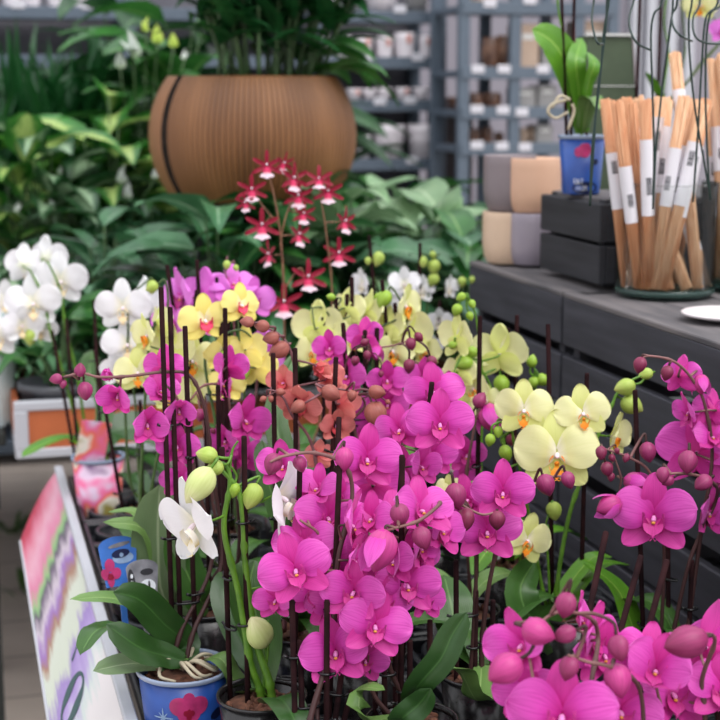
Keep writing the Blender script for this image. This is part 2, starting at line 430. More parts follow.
# ---------------------------------------------------------------- stacked dark crates forming the bench on the right
BX, BZ = 1.03, 1.25
def crate(x0, x1, y0, y1, z0, h, nsl, label, top=None, mat='bench_wood', group=None, name='wooden_crate', slat_gap=.019):
    o = thing(name, ((x0+x1)/2, (y0+y1)/2, z0), label, 'crate', group)
    cx, cy = (x0+x1)/2, (y0+y1)/2; th = .016; ph = h/nsl
    for i in range(nsl):
        zc = z0+ph*(i+.5)-(slat_gap/2 if i == nsl-1 and not top else 0)
        sh = ph-slat_gap
        mb = MB(); box(mb, (x0+th/2, cy, zc), (th, y1-y0, sh), bev=.002); mb.build('slat', M[mat], o)
        mb = MB(); box(mb, (x1-th/2, cy, zc), (th, y1-y0, sh), bev=.002); mb.build('slat', M[mat], o)
        mb = MB(); box(mb, (cx, y0+th/2, zc), (x1-x0-2*th, th, sh), bev=.002); mb.build('slat', M[mat], o)
        mb = MB(); box(mb, (cx, y1-th/2, zc), (x1-x0-2*th, th, sh), bev=.002); mb.build('slat', M[mat], o)
    for sx in (x0+th+.012, x1-th-.012):
        for sy in (y0+th+.012, y1-th-.012):
            mb = MB(); box(mb, (sx, sy, z0+h/2-.003), (.024, .024, h-.008)); mb.build('corner_post', M[mat], o, smooth=False)
    if top:
        nb = max(1, round((x1-x0-2*th)/.11)); w = (x1-x0-2*th)/nb
        for i in range(nb):
            mb = MB(); box(mb, (x0+th+w*(i+.5), cy, z0+h-.012), (w-.004, y1-y0-2*th, .016), bev=.002); mb.build('top_board', M['bench_top'], o)
        mb = MB(); box(mb, (x0+.012, cy, z0+h-.005), (.024, y1-y0, .010), bev=.002); mb.build('edge_board', M['bench_top'], o)
    return o
segs = [(2.455, 2.95, 'at the far end of the bench'), (1.73, 2.445, 'mid bench below the glass vase'), (1.01, 1.72, 'at the camera end of the bench')]
rows = ['bottom row', 'second row from the floor', 'third row from the floor', 'top row']
for (y0, y1, lab) in segs:
    for k in range(4):
        hh = .3125
        crate(BX, 1.60, y0, y1, k*hh, hh-.001, 3, f'dark slatted crate {lab}, {rows[k]}', top=(k == 3), group='stacked dark crates of the bench')
crate(1.100, 1.50, 2.455, 2.735, BZ+.001, .163, 2, 'small black slatted crate standing on the bench under the blue orchid pot', top=None, mat='black_ply', name='wooden_crate', slat_gap=.013)
mb = MB(); 
bc = [o for o in C.objects if o.name.startswith('wooden_crate') and o.parent is None][-1]
for i in range(4): 
    mb = MB(); box(mb, (1.118+.094*i+.045, 2.595, BZ+.153), (.092, .242, .012), bev=.002); mb.build('top_board', M['bench_top'], bc)

# ---------------------------------------------------------------- ceramics stacked beside the crate
def cpot(px, py_base, Y, z, wpx, h, mat, label, name='ceramic_pot', group=None, rimf=1.0, bot=.86, nm=None, belly=0):
    c = at(px, py_base, Y); c = V((c.x, Y, z)); r = wpx*m_per_px(c)/2
    o_ = MB(); pr = []
    for i in range(7):
        f = i/6; rr = r*(bot-.08+(1.08-bot)*min(1, f*2.6)**.45)
        if belly: rr = r*(.72+.28*math.sin(PI*(.15+.62*f))**.8)
        pr.append((rr, h*f))
    ri = pr[-1][0]
    prof = [(0.0001, 0), (pr[0][0]*.96, 0)]+[(pr[0][0], .003)]+pr[1:]+[(ri*.99, h+.0015), (ri-.005, h+.0015), (ri-.007, h-.004), (ri*.85, .012), (.0001, .012)]
    lathe(o_, c, prof, 36)
    ob = o_.build(name, M[mat], origin=c); return tag(ob, label, 'pot', group)
g = 'cylindrical ceramic pots stacked on the bench'
cpot(533, 270, 2.86, BZ, 53, .104, 'mauve', 'shiny mauve ceramic pot standing on the bench beside the black crate', group=g, bot=.9)
cpot(532, 270, 2.86, BZ+.106, 54, .108, 'beige', 'beige ceramic pot stacked on top of the mauve pot', group=g, bot=.88)
cpot(507, 262, 2.90, BZ, 50, .104, 'cream', 'peach cream ceramic pot standing on the bench at the far left of the stack', group=g, bot=.9)
cpot(508, 262, 2.90, BZ+.106, 52, .112, 'taupe', 'taupe ceramic pot stacked on top of the peach cream pot', group=g, bot=.88)

# ---------------------------------------------------------------- white plate
c = V((1.152, 2.085, BZ)); mb = MB()
lathe(mb, c, [(.0001, .0), (.045, .0), (.068, .006), (.070, .009), (.067, .0105), (.05, .006), (.0001, .006)], 48)
tag(mb.build('serving_plate', M['white_plate'], origin=c), 'round white plate lying on the bench in front of the glass vase', 'plate')

# ---------------------------------------------------------------- glass vases with bundled skewers
def vase(x, y, r, h, label):
    o = thing('glass_vase', (x, y, BZ), label, 'vase', 'glass cylinder vases on the bench')
    mb = MB(); prof = [(r, .012), (r, h), (r-.0015, h+.0015), (r-.004, h), (r-.004, .014)]
    n = 64; lathe(mb, (x, y, BZ), prof, n)
    mb.f = [f for f in mb.f if len(f) == 4]; mb.m = mb.m[:len(mb.f)]
    mb.build('glass_wall', M['glass'], o)
    mb = MB(); lathe(mb, (x, y, BZ), [(.0001, 0), (r*.93, 0), (r, .004), (r, .0115), (r*.97, .0135), (.0001, .0125)], n); mb.build('glass_base', M['glass_base'], o)
    mb = MB(); lathe(mb, (x, y, BZ), [(r-.0035, h+.0005), (r-.0005, h+.0005), (r+.0006, h+.002), (r-.0005, h+.0042), (r-.0035, h+.0042), (r-.0035, h+.0005)], n)
    mb.f = [f for f in mb.f if len(f) == 4]; mb.m = mb.m[:len(mb.f)]
    mb.build('rim', M['glass'], o)
    return o
VX, VY, VR = 1.190, 2.375, .086
vase(VX, VY, VR, .19, 'tall clear glass cylinder vase packed with bamboo skewer bundles, wholly in view')
V2X, V2Y = 1.375, 2.42
vase(V2X, V2Y, VR, .185, 'clear glass cylinder vase of skewers cut off by the right edge of the photo')
def bundle(top, bot, label, mat, lab=(.58, .86), R=.0105, group='bundles of bamboo skewers in the glass vases', n=13, seed=0):
    rg = random.Random(seed); top, bot = V(top), V(bot)
    o = thing('skewer_bundle', bot, label, 'skewer bundle', group)
    ax = (top-bot).normalized(); u = ax.orthogonal().normalized(); w = ax.cross(u)
    mb = MB(); offs = [(0, 0)]+[(R*.40*math.cos(k*PI/3), R*.40*math.sin(k*PI/3)) for k in range(6)]+[(R*.79*math.cos(k*PI/5.5), R*.79*math.sin(k*PI/5.5)) for k in range(11)]
    for (a, b_) in offs:
        d = rg.uniform(-.003, .003); e = rg.uniform(-.0008, .0008)
        tube(mb, [bot+u*a+w*b_+ax*(.001+abs(d)), top+u*(a+e)+w*(b_+e)+ax*d], R*.215, 6)
    mb.build('skewer_rods', M[mat], o)
    if lab:
        a, b_ = bot.lerp(top, lab[0]), bot.lerp(top, lab[1])
        mb = MB(); tube(mb, [a, b_], R*1.06, 16, cap=False); mb.build('paper_label', M['paper'], o)
        # barcode facing the camera side
        f = (CAM-a); f = (f-ax*f.dot(ax)).normalized(); s = ax.cross(f)
        an0 = rg.uniform(-.5, .4); L = (b_-a).length; mb = MB(); z = .18*L
        lo = rg.choice((.1, .45))*L
        k = 0
        while z < .40*L:
            wd = rg.choice((.0008, .0014, .002))
            pts = []
            for q in range(5):
                an = an0+(q-2)*.22
                d_ = (f*math.cos(an)+s*math.sin(an))*R*1.10
                pts += [a+ax*(z+lo)+d_, a+ax*(z+lo+wd)+d_]
            mb.add(pts, [(2*q, 2*q+2, 2*q+3, 2*q+1) for q in range(4)])
            z += wd+rg.choice((.0008, .0013)); k += 1
        mb.build('barcode', M['ink'], o)
    return o
def inv(px, py, Y): return at(px, py, Y)
def vin(ax, ay, r, an): return V((ax+r*math.cos(an), ay+r*math.sin(an), BZ+.014))
# (top px, top py, top Y, bottom angle, bottom radius, label range, material, description)
BN = [
 (606,100,2.36, 200,.060,(.42,.72),'bamboo2','leftmost bundle of the vase, reaching beyond the rim on the left'),
 (617,101,2.30, 215,.062,(.36,.66),'bamboo2','second bundle from the left with its label just above the rim'),
 (631,103,2.33, 190,.045,(.30,.1),'bamboo2','reddish bundle without a visible label beside the left rim'),
 (645,101,2.28, 235,.064,(.40,.80),'bamboo2','bundle leaning right with a long slanted label at the left of the vase'),
 (660,98,2.31, 215,.040,(.44,.90),'bamboo','bundle behind with a long label in the middle of the vase'),
 (684,97,2.27, 262,.064,(.44,.74),'bamboo','front bundle leaning strongly right with a small barcode label'),
 (697,101,2.29, 245,.052,(.42,.76),'bamboo','bundle leaning right beside the front one, its label reaching low'),
 (703,104,2.26, 288,.066,(.46,.80),'bamboo','bundle ending low at the front centre of the vase base'),
 (706,104,2.27, 315,.066,(.40,.78),'bamboo2','rightmost leaning bundle with a broad label against the right rim'),
 (675,53,2.37, 60,.05,(.62,.84),'bamboo','tallest bundle standing above all others with a plain white band'),
 (652,100,2.39, 130,.05,(.5,.85),'bamboo2','bundle at the back left of the vase'),
 (690,99,2.40, 90,.055,(.5,.85),'bamboo2','bundle at the back of the vase behind the front labels'),
 (667,99,2.35, 30,.02,(.5,.85),'bamboo','bundle in the middle of the vase hidden by its neighbours'),
]
BN += [(626,99,2.40,0,0,(.5,.85),'bamboo2','bundle at the back left behind the reddish one'), (638,98,2.42,0,0,(.5,.85),'bamboo','bundle at the back under the tall one'),
 (706,100,2.38,0,0,(.45,.75),'bamboo2','bundle at the back right of the vase'), (618,110,2.40,0,0,(.3,.5),'bamboo','bundle leaning left with its foot at the right of the vase'), (655,110,2.42,0,0,(.2,.4),'bamboo','bundle crossing behind with its low label near the right wall')]
BB = [(614,288),(617,293),(622,296),(628,298),(632,290),(622,301),(630,303),(648,304),(658,303),(700,290),(640,283),(662,283),(650,290),(676,300),(684,284),(672,284),(702,294),(708,288)]
for i, (px, py, Y, an, r, lab, mt, d) in enumerate(BN):
    qx, qy = BB[i]; q_ = atz(qx, qy, BZ+.014); dv = V((q_.x-VX, q_.y-VY, 0)); 
    if dv.length > .074: dv = dv.normalized()*.074
    b_ = V((VX, VY, BZ+.014))+dv
    bundle(at(px, py, Y+.045), b_, 'skewer '+d, mt, lab if lab[1] > lab[0] else None, seed=i)
BN2 = [(713,60,2.40,200,.055,(.5,.7),'tall pale bundle at the right edge of the photo with a white band'), (722,54,2.38,240,.05,(.5,.7),'tallest bundle of the cut-off vase'),
       (712,104,2.43,170,.062,(.4,.7),'low bundle at the left of the cut-off vase'), (735,100,2.36,250,.06,(.4,.7),'bundle at the front of the cut-off vase'), (760,95,2.36,300,.05,(.4,.7),'bundle outside the frame in the cut-off vase')]
for i, (px, py, Y, an, r, lab, d) in enumerate(BN2):
    an = math.radians(an); bundle(at(px, py, Y+.05), vin(V2X, V2Y, r, an), 'skewer '+d, 'bamboo', lab, seed=40+i)

# ---------------------------------------------------------------- grey green display box
bl, br_, bb = at(587, 36, 2.93), at(632, 30, 2.93), BZ
o = thing('display_box', ((bl.x+br_.x)/2, 2.95, BZ), 'tall dark grey-green card display box with a pale top edge behind the skewers', 'box')
mb = MB(); x0, x1, x2, x3 = bl.x, br_.x, bl.x+.012, br_.x+.045
zt = bl.z; D = .05
vs = [V((x2, 2.93, BZ)), V((x3, 2.93, BZ)), V((x1, 2.93, zt)), V((x0, 2.93, zt)), V((x2, 2.93+D, BZ)), V((x3, 2.93+D, BZ)), V((x1, 2.93+D, zt)), V((x0, 2.93+D, zt))]
mb.add(vs, [(0,1,2,3),(5,4,7,6),(4,0,3,7),(1,5,6,2),(3,2,6,7),(4,5,1,0)]); mb.build('card_body', M['green_box'], o, smooth=False)
mb = MB(); box(mb, ((x0+x1)/2, 2.927, zt+.003), (x1-x0+.006, .008, .005)); mb.build('top_edge', M['white_card'], o, smooth=False)
mb = MB(); zl = at(600, 86, 2.93).z; box(mb, ((x0+x1)/2+.012, 2.9285, zl), (x1-x0+.012, .002, .002)); mb.build('crease_line', M['white_card'], o, smooth=False)
mb = MB(); mb.add([V((x1, 2.928, zt)), V((x1+.012, 2.945, zt)), V((x3+.02, 2.945, BZ)), V((x3, 2.928, BZ)), V((x1, 2.932, zt)), V((x1+.012, 2.949, zt)), V((x3+.02, 2.949, BZ)), V((x3, 2.932, BZ))], [(0,3,2,1),(4,5,6,7),(0,1,5,4),(1,2,6,5)])
mb.build('side_flap', M['taupe'], o, smooth=False)

# ---------------------------------------------------------------- wire plant hangers hanging from a rail above
rl = thing('hanger_rail', (1.2, 2.12, BZ), 'dark metal rail above the bench, out of the frame, carrying the wire hangers', 'rail')
mb = MB(); tube(mb, [(1.035, 2.12, 1.96), (1.55, 2.12, 1.96)], .006, 8); mb.build('rail_bar', M['wire'], rl)
mb = MB(); tube(mb, [(1.54, 2.12, BZ), (1.54, 2.12, 1.96)], .006, 8); mb.build('rail_post', M['wire'], rl)
def hanger(lines, label):
    p0 = at(*lines[0][0][:2], 2.12)
    o = thing('wire_hanger', (p0.x, 2.12, 1.954), label, 'wire hanger', 'dark green wire hangers above the vases')
    for ln in lines:
        pts = [at(px, py, Y) for (px, py, Y) in ln]
        if ln[0][1] < 2: pts = [V((p0.x, 2.12, 1.954))]+[V((pts[0].x*.6+p0.x*.4, 2.12, pts[0].z+.08))]+pts
        mb = MB(); tube(mb, cm(pts, 8), .0017, 7); mb.build('wire', M['wire'], o)
H = 2.12
hanger([[(609,0,H),(604,30,H),(600,80,H),(592,150,H),(590,206,H)], [(607,0,H+.01),(606,25,H),(602,60,H),(597,100,H),(590,206,H)], [(594,0,H),(592,22,H-.02),(597,42,H-.04),(603,44,H-.03)]], 'dark green wire hanger hanging in front of the green display box')
hanger([[(662,0,H),(654,14,H),(651,35,H),(652,80,H),(654,150,H),(653,209,H)], [(673,0,H),(670,30,H),(666,60,H),(662,90,H+.01),(656,150,H),(653,209,H)], [(634,0,H),(629,22,H-.02),(636,42,H-.04),(650,50,H-.03)], [(677,0,H),(672,15,H),(674,28,H-.03),(681,36,H-.04),(692,41,H-.02)]], 'dark green wire hanger hanging in front of the middle of the skewers')
hanger([[(692,0,H),(689,20,H),(690,60,H),(696,115,H),(711,200,H)], [(718,0,H),(706,18,H),(702,60,H),(698,130,H),(693,202,H)], [(722,0,H),(710,15,H),(706,50,H),(706,120,H),(710,200,H)], [(700,0,H),(693,18,H-.02),(695,36,H-.04),(706,43,H-.04),(724,44,H-.02)]], 'dark green wire hanger hanging near the right edge of the photo')

# ---------------------------------------------------------------- orange panelled trolley behind the table
tz0, tz1 = .775, .905
tl_ = thing('plant_trolley', (.6, 3.7, 0), 'white framed plant trolley with an orange side panel behind the orchid table', 'trolley')
x0, x1, y0, y1 = .106, 1.1, 3.40, 4.18
mb = MB(); box(mb, ((x0+x1)/2, y0+.012, (tz0+tz1)/2), (x1-x0-.05, .012, tz1-tz0-.03)); mb.build('orange_panel', M['orange'], tl_, smooth=False)
mb = MB()
for z in (tz0+.01, tz1-.01): box(mb, ((x0+x1)/2, y0+.012, z), (x1-x0, .024, .022), bev=.003)
for x in (x0+.015, .47, x1-.015): box(mb, (x, y0+.011, (tz0+tz1)/2), (.032, .024, tz1-tz0-.04), bev=.003)
mb.build('front_frame', M['white_frame'], tl_)
mb = MB(); box(mb, ((x0+x1)/2, (y0+y1)/2+.012, tz0+.02), (x1-x0, y1-y0-.024, .02)); mb.build('deck', M['white_frame'], tl_, smooth=False)
mb = MB(); 
box(mb, (x0+.006, (y0+y1)/2, (tz0+tz1)/2+.02), (.012, y1-y0-.03, .08)); mb.build('side_panel', M['orange'], tl_, smooth=False)
for x in (x0+.3, x1-.03):
    for y in (y0+.05, y1-.05):
        mb = MB(); box(mb, (x, y, (tz0+.01)/2), (.03, .03, tz0+.01)); mb.build('leg', M['dark'], tl_, smooth=False)

# ---------------------------------------------------------------- nursery benches behind
def nbench(x0, x1, y0, y1, z, label):
    o = thing('nursery_bench', ((x0+x1)/2, (y0+y1)/2, 0), label, 'bench')
    mb = MB(); box(mb, ((x0+x1)/2, (y0+y1)/2, z-.03), (x1-x0, y1-y0, .06)); mb.build('benchtop', M['dark'], o, smooth=False)
    for x in (x0+.1, x1-.1):
        for y in (y0+.1, y1-.1):
            mb = MB(); box(mb, (x, y, (z-.06)/2), (.05, .05, z-.06)); mb.build('leg', M['dark'], o, smooth=False)
nbench(-1.4, 2.3, 4.25, 6.1, .80, 'wide dark nursery bench full of foliage plants behind the trolley')
nbench(1.14, 2.0, 3.2, 4.22, .80, 'dark nursery bench with broad leaved plants right of the trolley')

o = thing('dark_plant_stand', (-.2, 3.85, 0), 'black solid plant stand at the left edge beside the orange trolley', 'plant stand')
mb = MB(); box(mb, (-.20, 3.85, .795), (.58, .66, .03), bev=.004); mb.build('stand_top', M['dark'], o)
mb = MB(); box(mb, (-.20, 3.85, .70), (.54, .62, .158)); mb.build('stand_body', M['dark'], o, smooth=False)
for x in (-.44, .04):
    for y in (3.57, 4.13):
        mb = MB(); box(mb, (x, y, .31), (.04, .04, .62)); mb.build('leg', M['dark'], o, smooth=False)
# ---------------------------------------------------------------- big brown ribbed planter on its pedestal
pc = at(253, 136, 3.75); pc = V((pc.x, 3.75, pc.z)); k = m_per_px(pc)
RP = 103.5*k; BH = RP*.96
pz0, pz1 = -RP*.60, 57*k
SEAMK = 0
pt = thing('ribbed_planter', (pc.x, pc.y, pc.z+pz0), 'large round brown planter with fine vertical ribs holding a tall leafy plant', 'planter')
prof = []
for i in range(27):
    z = pz0+(pz1-pz0)*i/26; prof.append((RP*math.sqrt(1-(z/BH)**2*1.0), z))
prof = [(.0001, pz0)]+[(prof[0][0]*.98, pz0)]+prof+[(prof[-1][0]-.004, pz1+.004), (prof[-1][0]-.016, pz1+.004), (prof[-1][0]-.022, pz1-.01), (prof[-1][0]-.02, pz1-.03), (.0001, pz1-.03)]
seam = math.radians(203)
NR = NRIB
def rib(an, i):
    if i < 2 or i > 28: return 1
    d = (an-seam+PI) % (2*PI)-PI
    if abs(d) < .044: return .95
    if -1.1 < d < 0: return 1.0
    return 1-.016*(1-abs(math.sin((an-PI/2)*NR/2)))**1.5
mb = MB(); lathe(mb, pc, prof, NRIB*9, fn=rib, a0=PI/2)
for i, f in enumerate(mb.f):
    if len(f) != 4: continue
    an = PI/2+2*PI*((f[0] % (NRIB*9))+.5)/(NRIB*9); dd = (an-seam+PI) % (2*PI)-PI
    if -1.1 < dd < -.044: mb.m[i] = 1
    elif abs(dd) <= .044: mb.m[i] = 2
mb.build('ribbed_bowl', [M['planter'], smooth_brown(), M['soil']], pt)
mb = MB(); lathe(mb, pc+V((0,0,pz1-.03)), [(.0001, .004), (prof[28][0]-.03, .004), (prof[28][0]-.03, .001), (.0001, .001)][::-1], 32); mb.build('soil', M['soil'], pt)
pd = MB(); ph = pc.z+pz0-tz1+.1
base_z = .805
lathe(pd, (pc.x, pc.y, base_z), [(.0001, 0), (.17, 0), (.17, .02), (.145, .03), (.145, pc.z+pz0-base_z-.02), (.17, pc.z+pz0-base_z-.012), (.17, pc.z+pz0-base_z), (.0001, pc.z+pz0-base_z)], 32)
tag(pd.build('plant_pedestal', M['dark'], origin=(pc.x, pc.y, base_z)), 'dark round pedestal lifting the brown ribbed planter above the foliage', 'pedestal')

# ---------------------------------------------------------------- shelf racks with pots
def rack(px_posts, Yf, depth, shelves, x0, x1, label, tags, back=False):
    o = thing('shelf_rack', ((x0+x1)/2, Yf, 0), label, 'shelving rack', 'grey steel shelving racks at the back wall')
    for px, yy in px_posts:
        x = at(px, 100, Yf).x if px is not None else 0
        for y in (Yf+.016, Yf+depth-.016):
            mb = MB(); box(mb, (x, y, 1.25), (.05, .032, 2.5), bev=.004); mb.build('post', M['steel'], o)
    for zi, z in enumerate(shelves):
        mb = MB(); box(mb, ((x0+x1)/2, Yf+depth/2, z-.015), (x1-x0, depth-.07, .028), bev=.003); mb.build('shelf', M['steel'], o)
        mb = MB(); box(mb, ((x0+x1)/2, Yf-.004, z-.012), (x1-x0, .008, .05), bev=.002); mb.build('shelf_edge', M['steel'], o)
    if back:
        mb = MB(); box(mb, ((x0+x1)/2, Yf+depth+.004, 1.25), (x1-x0, .006, 2.5)); mb.build('back_panel', M['back_panel'], o, smooth=False)
    for (px, py) in tags:
        p = at(px, py, Yf-.011); mb = MB(); box(mb, p, (.056, .004, .034), bev=.001); mb.build('price_tag', M['tag'], o)
    return o
Y1 = 6.45; sz = [at(380, y, Y1).z for y in (14, 60, 103, 162)]
sz1 = sz+[.9, .45, .1]
xr = at(441, 100, Y1).x
rack([(441, 0), (132, 0), (318, 0)], Y1, .42, sz1, -.35, xr+.02, 'wide grey steel rack left of the dark panel with rows of small pale pots', [(325,8),(400,9),(366,57),(418,57),(380,101),(410,100),(412,160),(18,4),(88,5)], back=True)
def cup(px, w, hpx, Y, z, mat, label, bot=.75, belly=0, group=None, name='small_pot', cat='pot', sticker=False):
    base = V((at(px, 60, Y).x, Y, z)); kk = m_per_px(base); r = w*kk/2; h = hpx*kk
    pr = [(r*(bot+(1-bot)*(i/5)**.8) if not belly else r*(.62+.38*math.sin(PI*(.12+.66*i/5))), h*i/5) for i in range(6)]
    mb = MB(); ri = pr[-1][0]
    lathe(mb, base, [(.0001, 0)]+pr+[(ri-.006, h), (ri-.008, h-.008), (ri*.8, .01), (.0001, .01)], 24)
    if sticker:
        o = thing(name, base, label, cat, group); mb.build('pot_body', M[mat], o)
        d = (CAM-base); d.z = 0; d = d.normalized(); s = V((0,0,1)).cross(d)
        m2 = MB(); rr = r*1.0+.002
        pts = []
        for q in range(5):
            an = .5+(q-2)*.14; dd = d*math.cos(an)+s*math.sin(an)
            pts += [base+dd*rr+V((0,0,h*.62)), base+dd*rr+V((0,0,h*.92))]
        m2.add(pts, [(2*q, 2*q+2, 2*q+3, 2*q+1) for q in range(4)]); m2.build('sticker', M['pink_mark'], o); return o
    return tag(mb.build(name, M[mat], origin=base), label, cat, group)
ords = ['first', 'second', 'third', 'fourth', 'fifth', 'sixth']
for i, (px, w, h) in enumerate([(325,17,22),(344,18,23),(364,17,23),(384,18,23),(404,21,27),(425,14,24)]):
    cup(px, w, h, Y1+.05, sz[1], 'pale_pot', f'pale cup pot with pink sticker, {ords[i]} from left on the second shelf', .82, group='pale cup pots on the second shelf', sticker=True)
for i, (px, w, h) in enumerate([(354,16,14),(369,15,14),(384,16,15),(403,17,15),(421,17,15)]):
    cup(px, w, h, Y1+.05, sz[2], 'pale_pot', f'tiny pale bowl pot, {ords[i]} from the left on the third shelf of the rack', .55, group='tiny pale bowl pots on the third shelf', sticker=(i in (0,3)))
for i, (px, w, h, d) in enumerate([(389,33,36,'left of the two large'), (423,33,36,'right of the two large'), (363,16,26,'small narrow one beside the two large')]):
    cup(px, w, h, Y1+.07, sz[3], 'pale_pot', f'pale tapered flower pot, {d} ones on the fourth shelf', .62, group='pale flower pots on the fourth shelf')
for i, (px, w) in enumerate([(330,22),(352,26),(380,36),(416,26),(300,24),(262,26),(228,28)]):
    cup(px, w, 20, Y1+.1, sz[0], 'grey_vase' if i % 2 else 'pale_pot', ['pale bowl cut by the photo top, fourth from the right on the rack','grey bowl cut by the photo top, third from the right on the rack','widest pale bowl cut by the photo top, second from the right','grey bowl cut by the photo top, nearest the right rack post','pale bowl behind the right stems of the planter plant','grey bowl behind the middle of the planter plant','pale bowl behind the left stems of the planter plant'][i], .6, group='bowls on the top shelf')
for i, px in enumerate((14, 34, 58, 80, 104)):
    cup(px, 18, 16, Y1+.1, sz[0], 'pale_pot', f'pale pot above the palms, {ords[i]} from the left on the top shelf', .7, group='pale pots on the top shelf above the palms')

Y2 = 6.0
sz2 = [at(500, y, Y2).z for y in (5, 70, 110, 146)]
xa, xb = at(461, 100, Y2).x, at(612, 100, Y2).x
rack([(464, 0), (515, 0), (578, 0), (612, 0)], Y2, .40, sz2+[1.1, .7, .3], xa, xb, 'narrow grey steel rack right of the dark panel with brown vases and boxes', [(478,69),(504,69),(543,69),(477,109),(503,110),(522,112),(477,145),(502,146),(525,147),(490,3),(530,0)])
vs_ = [(488,17,30,1,'brown_vase'),(502,22,32,1,'brown_vase')]
for i, (px, w, h, s_, mt) in enumerate([(490,18,32,1,'brown_vase'),(505,20,34,1,'brown_vase'),(475,17,17,2,'brown_vase'),(493,19,17,2,'brown_vase'),(475,12,17,3,'brown_vase'),(488,12,18,3,'brown_vase'),(500,10,13,3,'brown_vase'),(524,11,17,3,'box_tan'),(535,12,18,3,'box_tan')]):
    cup(px, w, h, Y2+.09, sz2[s_], mt, ['left of the two large brown mottled vases on the second shelf of the narrow rack','right of the two large brown mottled vases, beside the rack post','left brown vase on the third shelf of the narrow rack','right brown vase on the third shelf of the narrow rack','leftmost small brown vase on the fourth shelf of the narrow rack','middle small brown vase on the fourth shelf of the narrow rack','lowest brown vase beside the post on the fourth shelf','left tan vase right of the post on the fourth shelf','right tan vase right of the post on the fourth shelf'][i], .7, 1, group='round vases on the narrow rack', name='ceramic_vase', cat='vase')
for i, (px, w, h, s_, mt) in enumerate([(531,24,45,1,'box_tan'),(555,20,40,1,'grey_vase'),(530,22,22,2,'grey_vase'),(552,20,24,2,'grey_vase'),(550,18,20,3,'grey_vase'),(598,40,48,1,'box_tan'),(596,36,24,2,'grey_vase'),(490,20,20,0,'box_tan')]):
    b0 = V((at(px, 60, Y2).x, Y2+.10, sz2[s_])); kk = m_per_px(b0)
    mb = MB(); box(mb, b0+V((0, 0, h*kk/2)), (w*kk, .12, h*kk), bev=.006)
    o = thing('storage_box', b0, f'{"tan" if mt == "box_tan" else "grey"} carton on the narrow rack, {["tall beside the post","tall grey beside the tan one","small behind the orchid leaf","small next to it","low one on the lowest visible shelf","large one behind the green box","low one behind the green box","on the topmost shelf"][i]}', 'box', 'cartons on the narrow rack')
    mb.build('carton_body', M[mt], o)
    mb = MB(); box(mb, b0+V((0, -.061, h*kk*.72)), (w*kk*.5, .002, h*kk*.12)); mb.build('carton_strip', M['white_card'], o)
# dark display stand between the racks
p = at(452, 100, 6.6)
o = thing('dark_stand', (p.x, 6.7, 0), 'dark brown stand with small items in the gap between the two racks', 'stand')
mb = MB(); box(mb, (p.x+.03, 6.72, .76), (.16, .2, 1.52)); mb.build('stand_body', simple('dark_brown_board', (62,52,54), .7, .3, 20, c2=(38,32,34)), o, smooth=False)
mb = MB()
for i in range(3): box(mb, (p.x-.01+.04*i, 6.70, 1.545), (.028, .05, .05), bev=.005)
mb.build('small_bottles', M['brown_vase'], o)
# weeds growing between the pavers
for (px, py, n_, lab) in ((14, 532, 26, 'larger weed tuft growing from the floor left of the banner'), (22, 592, 16, 'smaller weed tuft growing from the floor nearer the camera')):
    c = atz(px, py, 0.0); mb = MB(); rg = random.Random(px)
    for i in range(n_):
        a = rg.uniform(0, 2*PI); L = rg.uniform(.06, .13); d = V((math.cos(a), math.sin(a), 0)); pr = V((-d.y, d.x, 0)); o0 = c+d*rg.uniform(0, .05)
        sheet(mb, lambda s, t: o0+d*L*s*.8+V((0,0,L*.9*(s-s*s*.55)))+pr*t*.008*math.sin(PI*min(1, s*.9+.08)), 4, 2)
    tag(mb.build('weed_tuft', M['weed'], origin=c), lab, 'weed')
# ================================================================ foliage plants
L_ = {}
L_['dark'] = leaf_mat('dark_green_leaf', (36,88,40), (16,50,24), (90,130,80), rough=.3)
L_['mid'] = leaf_mat('mid_green_leaf', (62,122,52), (30,76,34), (120,160,90))
L_['blue'] = leaf_mat('blue_green_leaf', (84,134,92), (38,84,54), (150,180,150), rough=.35)
L_['pale'] = leaf_mat('grey_green_leaf', (150,180,136), (96,136,96), (176,200,160), rough=.35)
L_['diff'] = leaf_mat('variegated_green_leaf', (66,140,50), (42,100,38), var=(176,200,116), varw=.13, varscale=6)
L_['silver'] = leaf_mat('silver_striped_leaf', (54,104,60), (36,76,44), var=(160,188,152), varw=.12, varscale=5)
L_['bright'] = leaf_mat('bright_green_leaf', (92,160,48), (56,118,36), (150,200,90))
L_['palm'] = leaf_mat('palm_blade', (36,98,46), (16,54,28), rough=.4)
L_['fern'] = leaf_mat('fern_frond', (96,146,98), (58,108,68))
M['fstem'] = simple('foliage_stem', (74,104,60), .5, .2, 30)
M['wpetal'] = petal_mat('white_spathe', (236,240,236), (200,220,180), (226,232,222))
M['ypetal'] = petal_mat('lime_bloom', (206,226,110), (160,190,70), (190,214,100))
def blade(mb, p0, d, up, L, W, droop, fold=.25, shape=.5, seg=7, wavy=0, twist=0):
    """one leaf from p0 heading d; droop bends it downward; centre fold"""
    d = V(d).normalized(); side = d.cross(V((0,0,1)))
    side = side.normalized() if side.length > .05 else V((1,0,0))
    if twist: side = Matrix.Rotation(twist, 3, d) @ side
    pts = []; p = V(p0); dd = d.copy(); st = L/seg
    for i in range(seg+1):
        pts.append((p.copy(), dd.copy())); dd = (dd+V((0,0,-droop/seg))).normalized(); p += dd*st
    def fn(s, t):
        x = s*seg; i = min(seg-1, int(x)); f = x-i
        q = pts[i][0].lerp(pts[i+1][0], f); n = side.cross(pts[i][1]).normalized()
        w = W/2*(math.sin(PI*min(1, (s**shape)*.97+.03))**.8 if s < 1 else .0)
        return q+side*t*w+n*(abs(t)*w*fold+wavy*W*math.sin(s*13+t*2)*abs(t))
    sheet(mb, fn, seg, 4)
